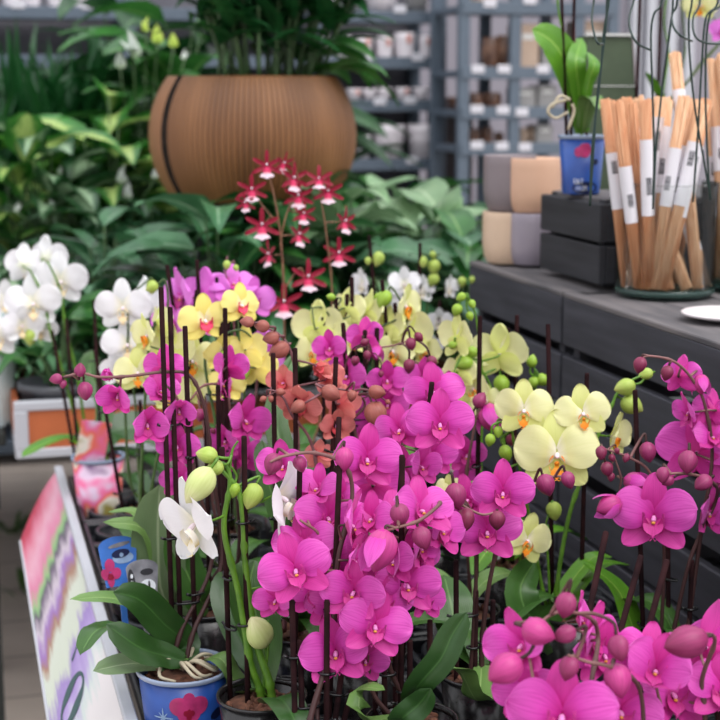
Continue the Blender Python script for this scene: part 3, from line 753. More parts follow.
def bush(name, label, cat, x, y, z, h, spread, n, L, W, mat, kind='arch', seed=0, pot='terra', potr=.08, group=None, flowers=None, droop=1.2, shape=.55, az=None):
    rg = random.Random(seed*13+5); o = thing(name, (x, y, z), label, cat, group); base = V((x, y, z))
    if pot:
        mb = MB(); ph = potr*1.5
        lathe(mb, base, [(.0001, 0), (potr*.75, 0), (potr*.98, ph*.85), (potr*1.06, ph*.86), (potr*1.06, ph), (potr*.98, ph), (potr*.95, ph*.88), (.0001, ph*.88)], 24)
        mb.build('pot', M[pot], o); c0 = base+V((0, 0, ph*.88))
    else: c0 = base
    st = MB(); lf = MB()
    if kind in ('arch', 'cane'):
        for i in range(n):
            a = rg.uniform(0, 2*PI) if az is None else math.radians(rg.uniform(*az)); f = (i+.5)/n
            rad = spread*(.25+.75*rg.random())*(1.15-f*.6); hh = (h-(c0.z-z))*(.25+.75*f)*rg.uniform(.85, 1.05)
            d = V((math.cos(a), math.sin(a), 0)); tip = c0+d*rad*.55+V((0,0,hh))
            if kind == 'arch': root = c0+d*.01
            else: root = c0+V((0,0,hh*.75))
            tube(st, cm([root, root.lerp(tip, .55)+V((0,0,hh*.1 if kind=='arch' else .01)), tip], 3), [.0035, .002], 4)
            sc = rg.uniform(.75, 1.15)
            blade(lf, tip, d*.8+V((0,0,rg.uniform(.15, .9))), None, L*sc, W*sc, droop*rg.uniform(.6, 1.3), .3, shape, twist=rg.uniform(-.5, .5), wavy=.03)
        if kind == 'cane': tube(st, [c0, c0+V((0,0,(h-(c0.z-z))*.85))], [.012, .006], 6)
    elif kind == 'blade':
        for i in range(n):
            a = rg.uniform(0, 2*PI); d = V((math.cos(a), math.sin(a), 0)); hh = rg.uniform(.1, .45)*h
            tilt = rg.uniform(.1, .9)*spread
            blade(lf, c0+V((0,0,hh*.8))+d*.01, d*tilt+V((0,0,1)), None, L*rg.uniform(.7, 1.1), W*rg.uniform(.8, 1.1), droop*rg.uniform(.3, 1.2), .35, .45, 8)
        tube(st, [c0, c0+V((0,0,h*.45))], [.016, .01], 7)
    elif kind == 'tall':
        for i in range(n):
            a = rg.uniform(0, 2*PI); d = V((math.cos(a), math.sin(a), 0)); r0 = rg.uniform(.02, .16)
            root = c0+d*r0; hh = h*rg.uniform(.5, 1); tip = root+d*spread*rg.uniform(.1, .7)+V((0,0,hh))
            tube(st, cm([root, root.lerp(tip, .5)-d*.02, tip], 4), [.0055, .003], 5)
            if i % 5 < 4: blade(lf, tip, d*rg.uniform(.3,.9)+V((0,0,rg.uniform(.0,.9))), None, L*rg.uniform(.7, 1.2), W*rg.uniform(.7, 1.1), droop, .3, .55, twist=rg.uniform(-.6, .6))
            for k in range(5):
                q = root.lerp(tip, rg.uniform(.25, .8)); a2 = rg.uniform(0, 2*PI)
                blade(lf, q, V((math.cos(a2), math.sin(a2), rg.uniform(.2, 1.4))), None, L*.8, W*.6, droop, .3, .5)
    elif kind == 'fern':
        for i in range(n):
            a = rg.uniform(0, 2*PI); d = V((math.cos(a), math.sin(a), 0)); side = V((-d.y, d.x, 0)); LL = L*rg.uniform(.7, 1.1)
            el = rg.uniform(.5, 1.6); pts = []
            for k in range(12):
                s = k/11; pts.append(c0+d*LL*s*(.55+.25*s)+V((0,0,h*.9*(s*el*.9-s*s*.75*el+.1))))
            tube(st, pts, [.002, .0008], 3)
            for k in range(1, 12):
                w = W*math.sin(PI*(k/12)**.7)+.004
                for sg in (-1, 1):
                    dr = (side*sg+d*.35-V((0,0,.15)))
                    blade(lf, pts[k], dr, None, w, w*.30, .6, .1, .5, 3)
    elif kind == 'small':
        for i in range(n):
            a = rg.uniform(0, 2*PI); el = rg.uniform(.05, 1)*PI/2; rr = rg.uniform(.75, 1.03)
            d = V((math.cos(a)*math.cos(el), math.sin(a)*math.cos(el), math.sin(el)))
            p = c0+V((d.x*spread, d.y*spread, d.z*h*.8))*rr
            if i % 4 == 0: tube(st, [c0, c0.lerp(p, .5)+V((0,0,.02)), p], [.003, .0015], 3)
            blade(lf, p, d+V((rg.uniform(-.6,.6), rg.uniform(-.6,.6), rg.uniform(-.4,.4))), None, L*rg.uniform(.7, 1.2), W*rg.uniform(.7, 1.2), droop, .25, .5, 4, twist=rg.uniform(-.8, .8))
    st.build('stem', M['fstem'], o); lf.build('foliage', L_[mat], o)
    for (px, py, Y, sz_, mt) in (flowers or []):
        p = at(px, py, Y); mb = MB(); k = m_per_px(p)*sz_
        blade(mb, p-V((0,0,k*.5)), V((rg.uniform(-.2,.2), -.1, 1)), None, k, k*.62, .2, .5, .5)
        blade(mb, p-V((0,0,k*.5)), V((rg.uniform(-.5,.5), .3, .8)), None, k*.8, k*.5, .2, .5, .5)
        tube(mb, [p-V((0,0,k*.45)), p+V((0,-.003,k*.1))], k*.05, 6)
        mb.build('flower', M[mt], o)
        ms = MB(); tube(ms, cm([c0, (c0+p)/2+V((0,.02,.05)), p-V((0,0,k*.45))], 4), .003, 4); ms.build('flower_stalk', M['fstem'], o)
    return o
def X(px, Y): return at(px, 90, Y).x
BZ2 = .80
F = [
 # px, Y, h, spread, n, L, W, mat, kind, label, name
 (18,5.3,1.0,.55,80,.62,.055,'palm','blade','dark upright palm-like plant at the far left top of the photo','palm_plant'),
 (62,5.2,1.0,.60,80,.6,.06,'palm','blade','dark strappy palm-like plant second from the left edge','palm_plant'),
 (98,5.4,1.02,.55,80,.62,.06,'palm','blade','dark strappy palm-like plant behind the variegated one','palm_plant'),
 (-30,5.0,.85,.6,40,.6,.05,'palm','blade','palm-like plant mostly outside the left edge','palm_plant'),
 (108,4.55,.78,.30,32,.30,.12,'diff','arch','variegated lime and green broad leaved plant left of the brown planter','foliage_plant'),
 (45,4.5,.68,.34,32,.30,.12,'silver','arch','silver striped broad leaved plant near the left edge','foliage_plant'),
 (20,4.6,.64,.30,28,.28,.11,'diff','arch','lime mottled plant at the left edge above the white orchid','foliage_plant'),
 (70,4.8,.62,.34,34,.30,.10,'bright','arch','bright green leafy plant between the palms and the silver striped one','foliage_plant'),
 (140,4.9,.84,.28,50,.24,.10,'mid','cane','leafy plant with white flowers above the variegated one','peace_lily'),
 (150,5.2,.95,.32,44,.30,.13,'dark','cane','tall dark leaved plant against the shelves left of the planter','foliage_plant'),
 (115,5.6,1.05,.36,44,.34,.14,'dark','cane','broad dark plant whose big leaf crosses the top shelf','foliage_plant'),
 (185,5.0,1.05,.34,44,.34,.12,'mid','cane','tall green plant directly behind the left half of the planter','foliage_plant'),
 (150,4.35,.50,.30,30,.22,.07,'dark','arch','low dark green plant at the left foot of the planter','foliage_plant'),
 (90,4.4,.40,.32,60,.09,.035,'blue','small','low blue-green small leaved plant with pale blue blooms','flowering_plant'),
 (180,4.45,.46,.32,30,.24,.06,'blue','arch','blue-green narrow leaved plant below the planter left side','foliage_plant'),
 (30,4.35,.36,.34,34,.26,.05,'blue','arch','grey-green strappy plant behind the white orchid','foliage_plant'),
 (385,4.9,.50,.32,26,.24,.10,'mid','arch','mid green plant right of the planter in front of the large pale pots','foliage_plant'),
 (360,4.5,.56,.26,22,.20,.10,'pale','arch','pale mottled leafy plant beside the right side of the planter','foliage_plant'),
 (300,5.3,.80,.3,44,.3,.10,'dark','cane','dark plant behind the planter to the right','foliage_plant'),
 (460,5.0,.40,.32,26,.24,.10,'dark','arch','dark green plant below the narrow rack','foliage_plant'),
]
for i, (px, Y, h, sp, n, L, W, mt, kd, lab, nm) in enumerate(F):
    fl = None
    if nm == 'peace_lily': fl = [(133,44,4.7,30,'wpetal'),(120,60,4.7,18,'wpetal'),(146,24,4.7,16,'ypetal'),(157,34,4.7,20,'ypetal'),(173,40,4.7,16,'ypetal'),(184,54,4.7,12,'wpetal')]
    if nm == 'flowering_plant':
        fl = [(122,174,4.3,20,'wpetal'),(128,190,4.3,18,'wpetal'),(52,205,4.3,12,'wpetal'),(17,207,4.3,12,'wpetal'),(155,173,4.3,12,'wpetal'),(60,170,4.4,9,'wpetal')]
    bush(nm, lab, 'plant', X(px, Y), Y, BZ2, h, sp, n, L, W, mt, kd, seed=i, flowers=fl, group=None, droop=1.0 if kd != 'blade' else .9)
# plants standing on the trolley, in front of the planter
F2 = [
 (70,4.02,.22,.20,40,.10,.035,'mid','small','low small leaved green plant behind the white orchids at left','foliage_plant'),
 (130,3.98,.42,.26,30,.24,.065,'dark','arch','dark glossy plant on the trolley between the white orchids','foliage_plant'),
 (190,3.50,.36,.22,30,.20,.08,'dark','arch','dark broad leaved plant under the planter left edge','foliage_plant'),
 (165,3.62,.30,.22,22,.34,.10,'fern','fern','feathery grey-green fern behind the lilac pink orchid','fern'),
 (205,3.94,.26,.24,22,.34,.10,'fern','fern','feathery fern farther back under the planter','fern'),
 (270,3.45,.33,.20,26,.22,.09,'dark','arch','dark leaved plant behind the crimson and white orchid','foliage_plant'),
 (330,3.50,.38,.22,24,.25,.10,'blue','arch','blue-green broad leaved plant right of the crimson and white orchid','foliage_plant'),
 (105,3.60,.26,.20,22,.30,.09,'fern','fern','low fern behind the left white orchids','fern'),
 (385,3.55,.30,.22,70,.06,.035,'bright','small','bright green ivy-like plant behind the back white orchid','ivy_plant'),
]
for i, (px, Y, h, sp, n, L, W, mt, kd, lab, nm) in enumerate(F2):
    bush(nm, lab, 'plant', X(px, Y), Y, .806, h, sp, n, L, W, mt, kd, seed=60+i, potr=.06, droop=1.2)
F2b = [
 (95,3.75,.46,.24,34,.20,.075,'blue','arch','blue-green leafy plant between the two white orchids at left','foliage_plant'),
 (150,3.75,.40,.26,40,.30,.10,'fern','fern','tall feathery fern behind the pale lime orchid','fern'),
 (215,3.48,.50,.24,34,.22,.09,'blue','arch','broad blue-green plant hiding the left foot of the planter','foliage_plant'),
 (290,3.50,.56,.24,34,.24,.10,'dark','arch','dark broad plant hiding the foot of the planter','foliage_plant'),
 (245,3.46,.50,.22,40,.16,.06,'mid','arch','mid green plant below the brown planter','foliage_plant'),
 (345,3.52,.54,.24,34,.22,.09,'pale','arch','pale leaved plant under the right side of the planter','foliage_plant'),
]
for i, (px, Y, h, sp, n, L, W, mt, kd, lab, nm) in enumerate(F2b):
    bush(nm, lab, 'plant', X(px, Y), Y, .806, h, sp, n, L, W, mt, kd, seed=160+i, potr=.06, droop=1.2)
bush('foliage_plant', 'silver striped plant on the black stand at the left edge', 'plant', X(-5, 3.95), 3.95, .811, .36, .24, 34, .20, .08, 'silver', 'arch', seed=180, potr=.07)
bush('fern', 'feathery fern on the black stand beside the far left white orchid', 'plant', X(10, 3.80), 3.80, .811, .34, .24, 30, .26, .09, 'fern', 'fern', seed=181, potr=.06)
F3 = [
 (430,3.75,.52,.26,22,.30,.12,'pale','arch','pale grey-green plant with large leaves left of the bench end','foliage_plant'),
 (395,3.45,.42,.26,22,.30,.12,'blue','arch','large smooth leaved plant in front of the bench end','foliage_plant'),
 (455,3.5,.44,.24,22,.24,.10,'mid','arch','green plant touching the far end of the dark bench','foliage_plant'),
 (475,3.95,.46,.26,26,.22,.09,'dark','arch','dark plant beyond the far end of the bench','foliage_plant'),
 (365,4.0,.44,.26,26,.22,.08,'mid','arch','green leafy plant beneath the right side of the planter','foliage_plant'),
]
for i, (px, Y, h, sp, n, L, W, mt, kd, lab, nm) in enumerate(F3):
    x = max(X(px, Y), 1.22) if Y < 4.2 else X(px, Y)
    bush(nm, lab, 'plant', x, Y, .80, h, sp, n, L, W, mt, kd, seed=90+i, potr=.07, droop=1.1)
# the tall plant in the ribbed planter
zz = pc.z+pz1-.025
bush('planter_plant', 'tall dark green plant with many upright stems growing in the ribbed planter', 'plant', pc.x+.03, pc.y, zz, .55, .30, 50, .26, .075, 'palm', 'tall', seed=200, pot=None, droop=.8)
bush('broad_leaf_plant', 'low plant with broad leaves spilling over the right rim of the planter', 'plant', pc.x+.10, pc.y-.05, zz, .10, .22, 9, .20, .085, 'mid', 'arch', seed=203, pot=None, droop=1.2, az=(-60, 60))

# ================================================================ orchids
def dirxz(a): a = math.radians(a); return V((math.cos(a), 0, math.sin(a)))
def petal_sheet(mb, ang, L, W, s0=.55, fold=0, cup=.1, wave=.02, r0=.015, seed=0, narrow=.10, pw=2.3, asym=0, ns=12, ntt=10, tipc=0, back=.0, bulge=0):
    rg = random.Random(seed); ph = rg.uniform(0, 6)
    d = dirxz(ang); p = dirxz(ang+90); yb = V((0, 1, 0))
    f = math.radians(fold); d2 = d*math.cos(f)-yb*math.sin(f); n2 = -(yb*math.cos(f)+d*math.sin(f))  # n2 points to viewer
    def w(s):
        if s < s0: return W*(narrow+(1-narrow)*math.sin(PI/2*(s/s0))**.85)
        return W*math.sqrt(max(0, 1-((s-s0)/(1-s0))**pw))
    def fn(s, t):
        s_ = .5-.5*math.cos(PI*s) if s > .5 else s*(.5)/.5
        s_ = min(1, s_); ww = w(s_)
        if s_ > .985: ww *= max(0, (1-s_)/.015)**.5 if s_ < 1 else 0
        x = r0+s_*L; y = t*ww*(1+asym*(1 if t > 0 else -1)*.12)
        z = cup*W*(t*t)*(1 if s_ < .999 else .5)*1.0 - back*L*s_*s_ - cup*.6*L*(s_-.5)**2 + wave*math.sin(s_*7+ph+t*2.2)*abs(t)*s_
        z += tipc*s_**3*L + bulge*W*math.sin(PI*min(1, s_*1.05))*(1-t*t) + .05*W*math.sin(ph*3+s_*5+t*4)*abs(t)
        return d2*x+p*y+n2*z+yb*.004
    sheet(mb, fn, ns, ntt)
def lip_mesh(mb, kind):
    """lip of the flower: side lobes, throat, mid lobe. viewer is at -Y"""
    if kind == 'cup':
        for sg in (-1, 1):
            def fn(s, t, sg=sg):
                a = sg*(.35+.95*s)         # wraps round the column
                r = .115*(.5+.6*math.sin(PI*min(1, s*.8+.1)))
                w = .095*math.sin(PI*(.12+.8*s))
                return V((math.sin(a)*r*1.25, -.055-.10*s-.03*t, -.055-.02+math.cos(a)*-.07+.12*s+t*w))
            sheet(mb, fn, 7, 5)
        def mid(s, t):
            w = .115*math.sin(PI*(.22+.60*s))*(1 if s < .8 else max(0, (1-s)/.2)**.5)
            return V((t*w, -.06-.13*s+.05*s*s, -.06-.13*s-.07*s*s+.05*t*t))
        sheet(mb, mid, 8, 6)
        for sg in (-1, 1): tube(mb, cm([V((sg*.01, -.13, -.24)), V((sg*.03, -.17, -.265)), V((sg*.045, -.18, -.24))], 4), [.006, .002], 5)
    else:
        for sg in (-1, 1):
            def fn(s, t, sg=sg):   # curved horns
                a = PI*(-.45+.80*s); rr = .085
                w = .020+.02*math.sin(PI*s)
                return V((sg*(math.cos(a)*rr*1.05+.005), -.06-.09*s+.03*t, -.115+math.sin(a)*rr*1.25+t*w*.5))
            sheet(mb, fn, 8, 3)
        def mid(s, t):
            w = (.028+.055*max(0, s-.35)/.4 if s < .75 else .083*(1-s)/.25*.9+.008)
            return V((t*w, -.06-.12*s+.06*s*s, -.12-.13*s-.05*s*s+.02*t*t))
        sheet(mb, mid, 9, 4)
        for sg in (-1, 1): tube(mb, cm([V((sg*.006, -.12, -.29)), V((sg*.03, -.16, -.30)), V((sg*.05, -.15, -.27))], 4), [.006, .002], 5)
        lathe(mb, (0, -.085, -.10), [(.0001, -.03), (.03, -.015), (.034, .005), (.0001, .025)], 8)
def column_mesh(mb):
    tube(mb, cm([V((0, .03, -.005)), V((0, -.03, -.004)), V((0, -.075, -.03))], 4), [.02, .030], 8)
    lathe(mb, (0, -.078, -.03), [(.0001, -.024), (.022, -.016), (.030, 0), (.022, .016), (.0001, .024)], 8)
FM = {}
def flower_meshes(col, var):
    key = (col, var)
    if key in FM: return FM[key]
    pal = COL[col]; seed = hash_(col+var)
    fold, cup, backf = {'o': (4, .10, .04), 'p': (12, .16, .0), 'f': (22, .22, -.05), 'c': (40, .34, -.15), 'h': (66, .5, -.30)}[var]
    k = 1.0
    pm = []
    W = pal.get('W', .25); 
    for sg, ang in ((1, 9), (-1, 171)):
        mb = MB(); petal_sheet(mb, ang+seed % 5-2, .49, W, .56, fold, cup*.4, .034, seed=seed+sg, narrow=.24, asym=sg*1.1, back=backf+.10, ns=14, ntt=12, pw=2.0, bulge=.22)
        pm.append(mb.mesh('petal', pal['petal']))
    sb = MB()
    sw = pal.get('sw', .15)
    petal_sheet(sb, 90+(seed % 7-3), .50, sw, .46, fold*.9, cup*.8, .02, seed=seed+5, narrow=.42, back=backf+.05, pw=1.65, bulge=.15)
    petal_sheet(sb, -44, .46, sw*1.05, .42, fold*.8, cup*.8, .02, seed=seed+6, narrow=.40, back=backf, pw=1.45)
    petal_sheet(sb, 224, .46, sw*1.05, .42, fold*.8, cup*.8, .02, seed=seed+7, narrow=.40, back=backf, pw=1.45)
    for i in range(len(sb.v)): sb.v[i] = (sb.v[i][0], sb.v[i][1]+.022, sb.v[i][2])
    sm = sb.mesh('flower', pal['sepal'])
    lb = MB(); lip_mesh(lb, pal['lipk'])
    if pal['lipk'] == 'cup':
        lb.uv = [(u_, .30+.70*v_) for u_, v_ in lb.uv]
        lathe(lb, (0, -.088, -.062), [(.0001, -.02), (.022, -.012), (.026, 0), (.018, .012), (.0001, .018)], 8); k_ = 5*8; lb.uv[-k_:] = [(.5, 0)]*k_
    lm = lb.mesh('lip', pal['lip'])
    cb = MB(); column_mesh(cb); cmh = cb.mesh('column', pal['col'])
    FM[key] = (sm, pm, lm, cmh); return FM[key]
def hash_(s): return sum(ord(c)*(i+3) for i, c in enumerate(s)) % 97
pmg = petal_mat('magenta_petal', (219,66,181), (200,30,142), (196,42,156), .5, edge=(232,106,204))
smg = petal_mat('magenta_sepal', (208,44,152), (202,32,132), (186,34,132), .4, edge=(220,76,172))
lmg = petal_mat('magenta_lip', (178,18,116), (230,160,70), (150,12,88), .4, tr=.12, edge=(214,60,160), cs=.28)
cmg = petal_mat('magenta_column', (232,140,206), (224,120,190), (220,110,190), .2, tr=.1)
pli = petal_mat('lilac_petal', (232,130,226), (214,84,196), (216,100,210), .3)
sli = petal_mat('lilac_sepal', (226,116,214), (214,84,196), (212,96,204), .3)
pye = petal_mat('yellow_green_petal', (236,234,172), (246,240,226), (224,226,146), .25, edge=(238,236,184), cs=.25)
sye = petal_mat('yellow_green_sepal', (226,230,142), (216,224,118), (212,220,116), .25, edge=(232,234,160))
lor = petal_mat('orange_lip', (236,156,24), (240,190,60), (220,110,16), .4, tr=.1, edge=(232,120,20))
pyp = petal_mat('soft_yellow_petal', (244,230,142), (250,242,214), (238,220,112), .25, cs=.3)
syp = petal_mat('soft_yellow_sepal', (242,226,124), (240,224,140), (234,214,100), .25)
lpk = petal_mat('coral_pink_lip', (224,60,100), (236,150,60), (190,30,70), .4, tr=.1)
pwh = petal_mat('white_petal', (240,238,242), (244,240,216), (226,224,232), .15)
swh = petal_mat('white_sepal', (232,232,234), (228,232,206), (220,222,224), .15)
lyw = petal_mat('white_yellow_lip', (238,232,224), (226,196,40), (232,214,120), .3, tr=.1, cs=.5)
lwo = petal_mat('white_orange_lip', (240,222,180), (232,180,90), (226,170,110), .3, tr=.1)
psa = petal_mat('salmon_petal', (222,118,116), (204,66,82), (204,92,94), .35, edge=(230,144,140))
ssa = petal_mat('salmon_sepal', (216,110,104), (198,66,74), (196,84,84), .35, edge=(218,134,124))
lsa = petal_mat('salmon_lip', (196,60,70), (214,130,90), (160,40,50), .3, tr=.1)
cwh = petal_mat('pale_column', (244,226,236), (240,220,230), (240,216,226), .1, tr=.1)
COL = {
 'mag': dict(petal=pmg, sepal=smg, lip=lmg, col=cmg, lipk='cup'),
 'lil': dict(petal=pli, sepal=sli, lip=lmg, col=cmg, lipk='cup'),
 'yel': dict(petal=pye, sepal=sye, lip=lor, col=cwh, lipk='horn', sw=.165, W=.272),
 'ypk': dict(petal=pyp, sepal=syp, lip=lpk, col=cwh, lipk='cup', sw=.16),
 'whi': dict(petal=pwh, sepal=swh, lip=lyw, col=cwh, lipk='horn', sw=.16),
 'who': dict(petal=pwh, sepal=swh, lip=lwo, col=cwh, lipk='horn', sw=.16),
 'sal': dict(petal=psa, sepal=ssa, lip=lsa, col=cmg, lipk='cup', sw=.17),
}
def bud_mat(name, base, tip, seamc):
    m, t, b = nt(name); u, x, y = uvx(t)
    nz = noise(t, 1, vscale(t, u, (30, 2, 1)), 2)
    col = ramp(t, [(0, S(base)), (.6, S(base)), (1, S(tip))], y)
    col = mixc(t, mth(t, 'MULTIPLY', ramp(t, [(.45, (0,0,0,1)), (.65, (1,1,1,1))], nz), .35), col, S(seamc))
    t.links.new(col, b.inputs['Base Color']); b.inputs['Roughness'].default_value = .45; b.inputs['Specular IOR Level'].default_value = .35
    b.inputs['Subsurface Weight'].default_value = .0; return m
BM = {'mag': bud_mat('maroon_bud', (146,50,98), (122,34,74), (102,32,68)), 'pnk': bud_mat('pink_bud', (184,60,130), (158,42,104), (136,40,94)), 'dk': bud_mat('dark_maroon_bud', (124,42,74), (104,32,60), (90,34,52)),
      'grn': bud_mat('green_bud', (162,182,86), (184,190,110), (128,154,58)), 'lim': bud_mat('lime_bud', (142,174,60), (152,180,76), (110,142,40)), 'crm': bud_mat('cream_bud', (190,200,132), (212,206,164), (168,180,100)),
      'sal': bud_mat('salmon_bud', (154,88,78), (134,72,66), (104,52,52))}
BME = {}
def bud_mesh(kind, v):
    if (kind, v) in BME: return BME[(kind, v)]
    mb = MB(); ph = v*1.3; k = 13; pr = []
    for i in range(k):   # from the stalk (z=0) to the tip (z=-2.4) ; half width 1
        s = i/(k-1); r = math.sin(PI*(s**.80))**.72 if 0 < s < 1 else 0
        if s > .8: r *= 1-.18*((s-.8)/.2)
        pr.append((max(.0001, r), -2.35*s))
    lathe(mb, (0,0,0), pr[::-1], 20, fn=lambda an, i: 1-.11*abs(math.cos(1.5*(an+ph)))**9)
    mb.uv = [(a, 1-b) for a, b in mb.uv]
    me = mb.mesh('bud', BM[kind]); BME[(kind, v)] = me; return me
def basis(z, roll=0):
    z = z.normalized(); x = z.orthogonal().normalized(); y = z.cross(x)
    return Matrix(((x.x,y.x,z.x),(x.y,y.y,z.y),(x.z,y.z,z.z))) @ Matrix.Rotation(roll, 3, 'Z')
def leaf_solid(mb, pts, W, up, th=.0016, fold=.18, base=.45, tip=.62, k=6):
    P = cm(pts, k); n = len(P)
    def rowf(s):
        x = s*(n-1); i = min(n-2, int(x)); f = x-i; return P[i].lerp(P[i+1], f), (P[i+1]-P[i]).normalized()
    def w(s):
        if s < tip: return W/2*(base+(1-base)*math.sin(PI/2*s/tip))
        return W/2*math.sqrt(max(0, 1-((s-tip)/(1-tip))**2.1))
    def mk(sg):
        def fn(s, t):
            q, d = rowf(s); side = d.cross(up); side = side.normalized() if side.length > .05 else d.orthogonal(); nn = side.cross(d).normalized()
            ww = w(s); return q+side*t*ww+nn*(abs(t)**1.3*ww*fold+sg*th*(1-t*t)*(1 if s < .98 else .2)-.0012*math.exp(-(t*7)**2)*(1 if sg > 0 else 0))
        return fn
    sheet(mb, mk(1), 14, 8); 
    b = MB(); sheet(b, mk(-1), 14, 8); b.f = [f[::-1] for f in b.f]; mb.add(b.v, b.f, b.uv)
OL = {'dk': leaf_mat('deep_green_orchid_leaf', (48,84,36), (36,66,28), (62,100,48), rough=.28, tr=.05, midw=.012), 'md': leaf_mat('green_orchid_leaf', (70,112,46), (48,84,34), (104,144,76), rough=.3, tr=.12, midw=.012),
      'lt': leaf_mat('pale_green_orchid_leaf', (122,158,88), (96,132,66), (160,190,120), rough=.3, tr=.15, midw=.012), 'gy': leaf_mat('greyish_orchid_leaf', (116,140,98), (92,116,78), (160,176,140), rough=.35, tr=.1, midw=.012),
      'br': leaf_mat('bright_orchid_leaf', (108,164,46), (80,136,34), (160,200,90), rough=.3, tr=.25, midw=.012)}
FSC = .97
class Orchid:
    def __init__(s, label, base, Y, X_=None, px=None, stem='stem_dark', budk='mag', pot='blue_pot', z=None, name='potted_orchid', group='potted orchids on the display table', potr=.055, poth=.10, seed=0, xy=None):
        Yf = Y
        if X_ is not None and z is None:
            p0 = X_*1524/Y-50; yy = 600
            for _ in range(6):
                q = at(p0, yy, Y); yy += (q.z-.87)/m_per_px(q)
            X_ = q.x
        x = X_ if X_ is not None else at(px, 600, Y).x
        if xy: x, Y = xy
        s.z0 = z if z is not None else .7675
        s.o = thing(name, (x, Y, s.z0), label, 'orchid', group); s.o.location = V((x, Y, s.z0))
        s.base = V((x, Y, s.z0)); s.Y = Yf; s.st = M[stem]; s.bk = budk; s.rg = random.Random(seed+int(x*1000)); s.spikes = []; s.r = potr; s.h = poth
        s.rim = s.base+V((0,0,poth)); s.stakes = []
        r, h = potr, poth
        mb = MB(); lathe(mb, s.base, [(.0001, 0), (r*.78, 0), (r*.80, .003), (r*.965, h*.93), (r*.93, h*.93), (r*.78, .012), (.0001, .012)], 36)
        s.pot = mb.build('pot', M[pot], s.o)
        mb = MB(); lathe(mb, s.base, [(r*.965, h*.93), (r*1.01, h*.945), (r*1.03, h*.985), (r*1.02, h), (r*.97, h), (r*.93, h*.96), (r*.925, h*.93), (r*.965, h*.93)], 36)
        mb.f = [f for f in mb.f if len(f) == 4]; mb.m = mb.m[:len(mb.f)]
        mb.build('pot_rim', M['pot_rim' if pot != 'clear_pot' else 'clear_pot'], s.o)
        mb = MB(); rg = s.rg
        lathe(mb, s.base+V((0,0,h*.80)), [(r*.92, 0), (r*.8, h*.05), (r*.4, h*.10), (.0001, h*.11)], 20)
        for i in range(26):
            a = rg.uniform(0, 2*PI); q = r*.80*math.sqrt(rg.random()); e = Euler((rg.uniform(0,3), rg.uniform(0,3), rg.uniform(0,3))).to_matrix()
            box(mb, s.base+V((math.cos(a)*q, math.sin(a)*q, h*.86+.006*rg.random())), (.012+.008*rg.random(), .010, .006), e, bev=.002)
        mb.build('potting_bark', M['bark'], s.o)
    def spike(s, path, r=(.0036,.0022), stem=None, off=(0,0), start=None):
        r = (r[0]*.82, r[1]*.75)
        st = V(start) if start is not None else s.rim+V((off[0], off[1], -.015))
        pts = [st]+[at(*p) if len(p) == 3 else at(p[0], p[1], s.Y) for p in path]
        if start is None:
            q = pts[1]; pts.insert(1, V((st.x*.75+q.x*.25, st.y*.75+q.y*.25, st.z*.6+q.z*.4)))
        P = cm(pts, 7); mb = MB(); n = len(P); rr = [r[0]+(r[1]-r[0])*i/(n-1) for i in range(n)]
        for k in range(6, n-4, 9): rr[k] *= 1.35      # stem nodes
        tube(mb, P, rr, 8); s.spikes.append(P)
        ob = mb.build('flower_stem', M[stem] if stem else s.st, s.o); s.curst = M[stem] if stem else s.st; return s
    def nearest(s, p):
        best = None
        for P in s.spikes:
            for q in P[3:]:
                d = (q-p).length
                if best is None or d < best[0]: best = (d, q)
        return best[1]
    def pedicel(s, p, pd, r=.0013, parent=None, mat=None):
        """p where it meets the flower, pd direction away from the flower"""
        q = s.nearest(p+pd*.02); d = (q-p).length
        mb = MB(); tube(mb, cm([p, p+pd*min(.012, d*.35), (p+q)/2+pd*min(.010, d*.22), q], 6), [r, r*1.25], 6)
        mb.build('pedicel', mat or s.curst, s.o)
    def flower(s, col, px, py, size, yaw=0, pitch=0, roll=0, var='o', Y=None, ped=True):
        Y = s.Y if Y is None else Y
        p = at(px, py, Y); v = (CAM-p).normalized()
        zc = V((0,0,1)); xx = zc.cross(-v).normalized()*-1; xx = (-v).cross(zc).normalized(); z2 = xx.cross(-v).normalized()
        B_ = Matrix(((xx.x,-v.x,z2.x),(xx.y,-v.y,z2.y),(xx.z,-v.z,z2.z)))
        R_ = B_ @ Matrix.Rotation(math.radians(yaw), 3, 'Z') @ Matrix.Rotation(math.radians(pitch), 3, 'X') @ Matrix.Rotation(math.radians(roll), 3, 'Y')
        sc = size*m_per_px(p)*FSC
        sm, pm, lm, cmh = flower_meshes(col, var)
        j = s.rg.uniform(.96, 1.04)
        Mx = Matrix.Translation(p-s.o.location) @ (R_.to_4x4()) @ Matrix.Diagonal((sc, sc, sc*j, 1))
        f = put('flower', sm, s.o, Mx); I = Matrix.Identity(4)
        for k_, me in enumerate(pm):
            e = Matrix.Rotation(math.radians(s.rg.uniform(-7, 7)), 4, 'Y') @ Matrix.Rotation(math.radians(s.rg.uniform(-9, 9)), 4, 'Z') @ Matrix.Rotation(math.radians(s.rg.uniform(-12, 12)), 4, 'X')
            put('petal', me, f, e)
        put('lip', lm, f, I); put('column', cmh, f, I)
        if ped: s.pedicel(p+R_@V((0, .022*sc*1, 0)), (R_@V((0,1,-.15))).normalized(), parent=f)
        return s
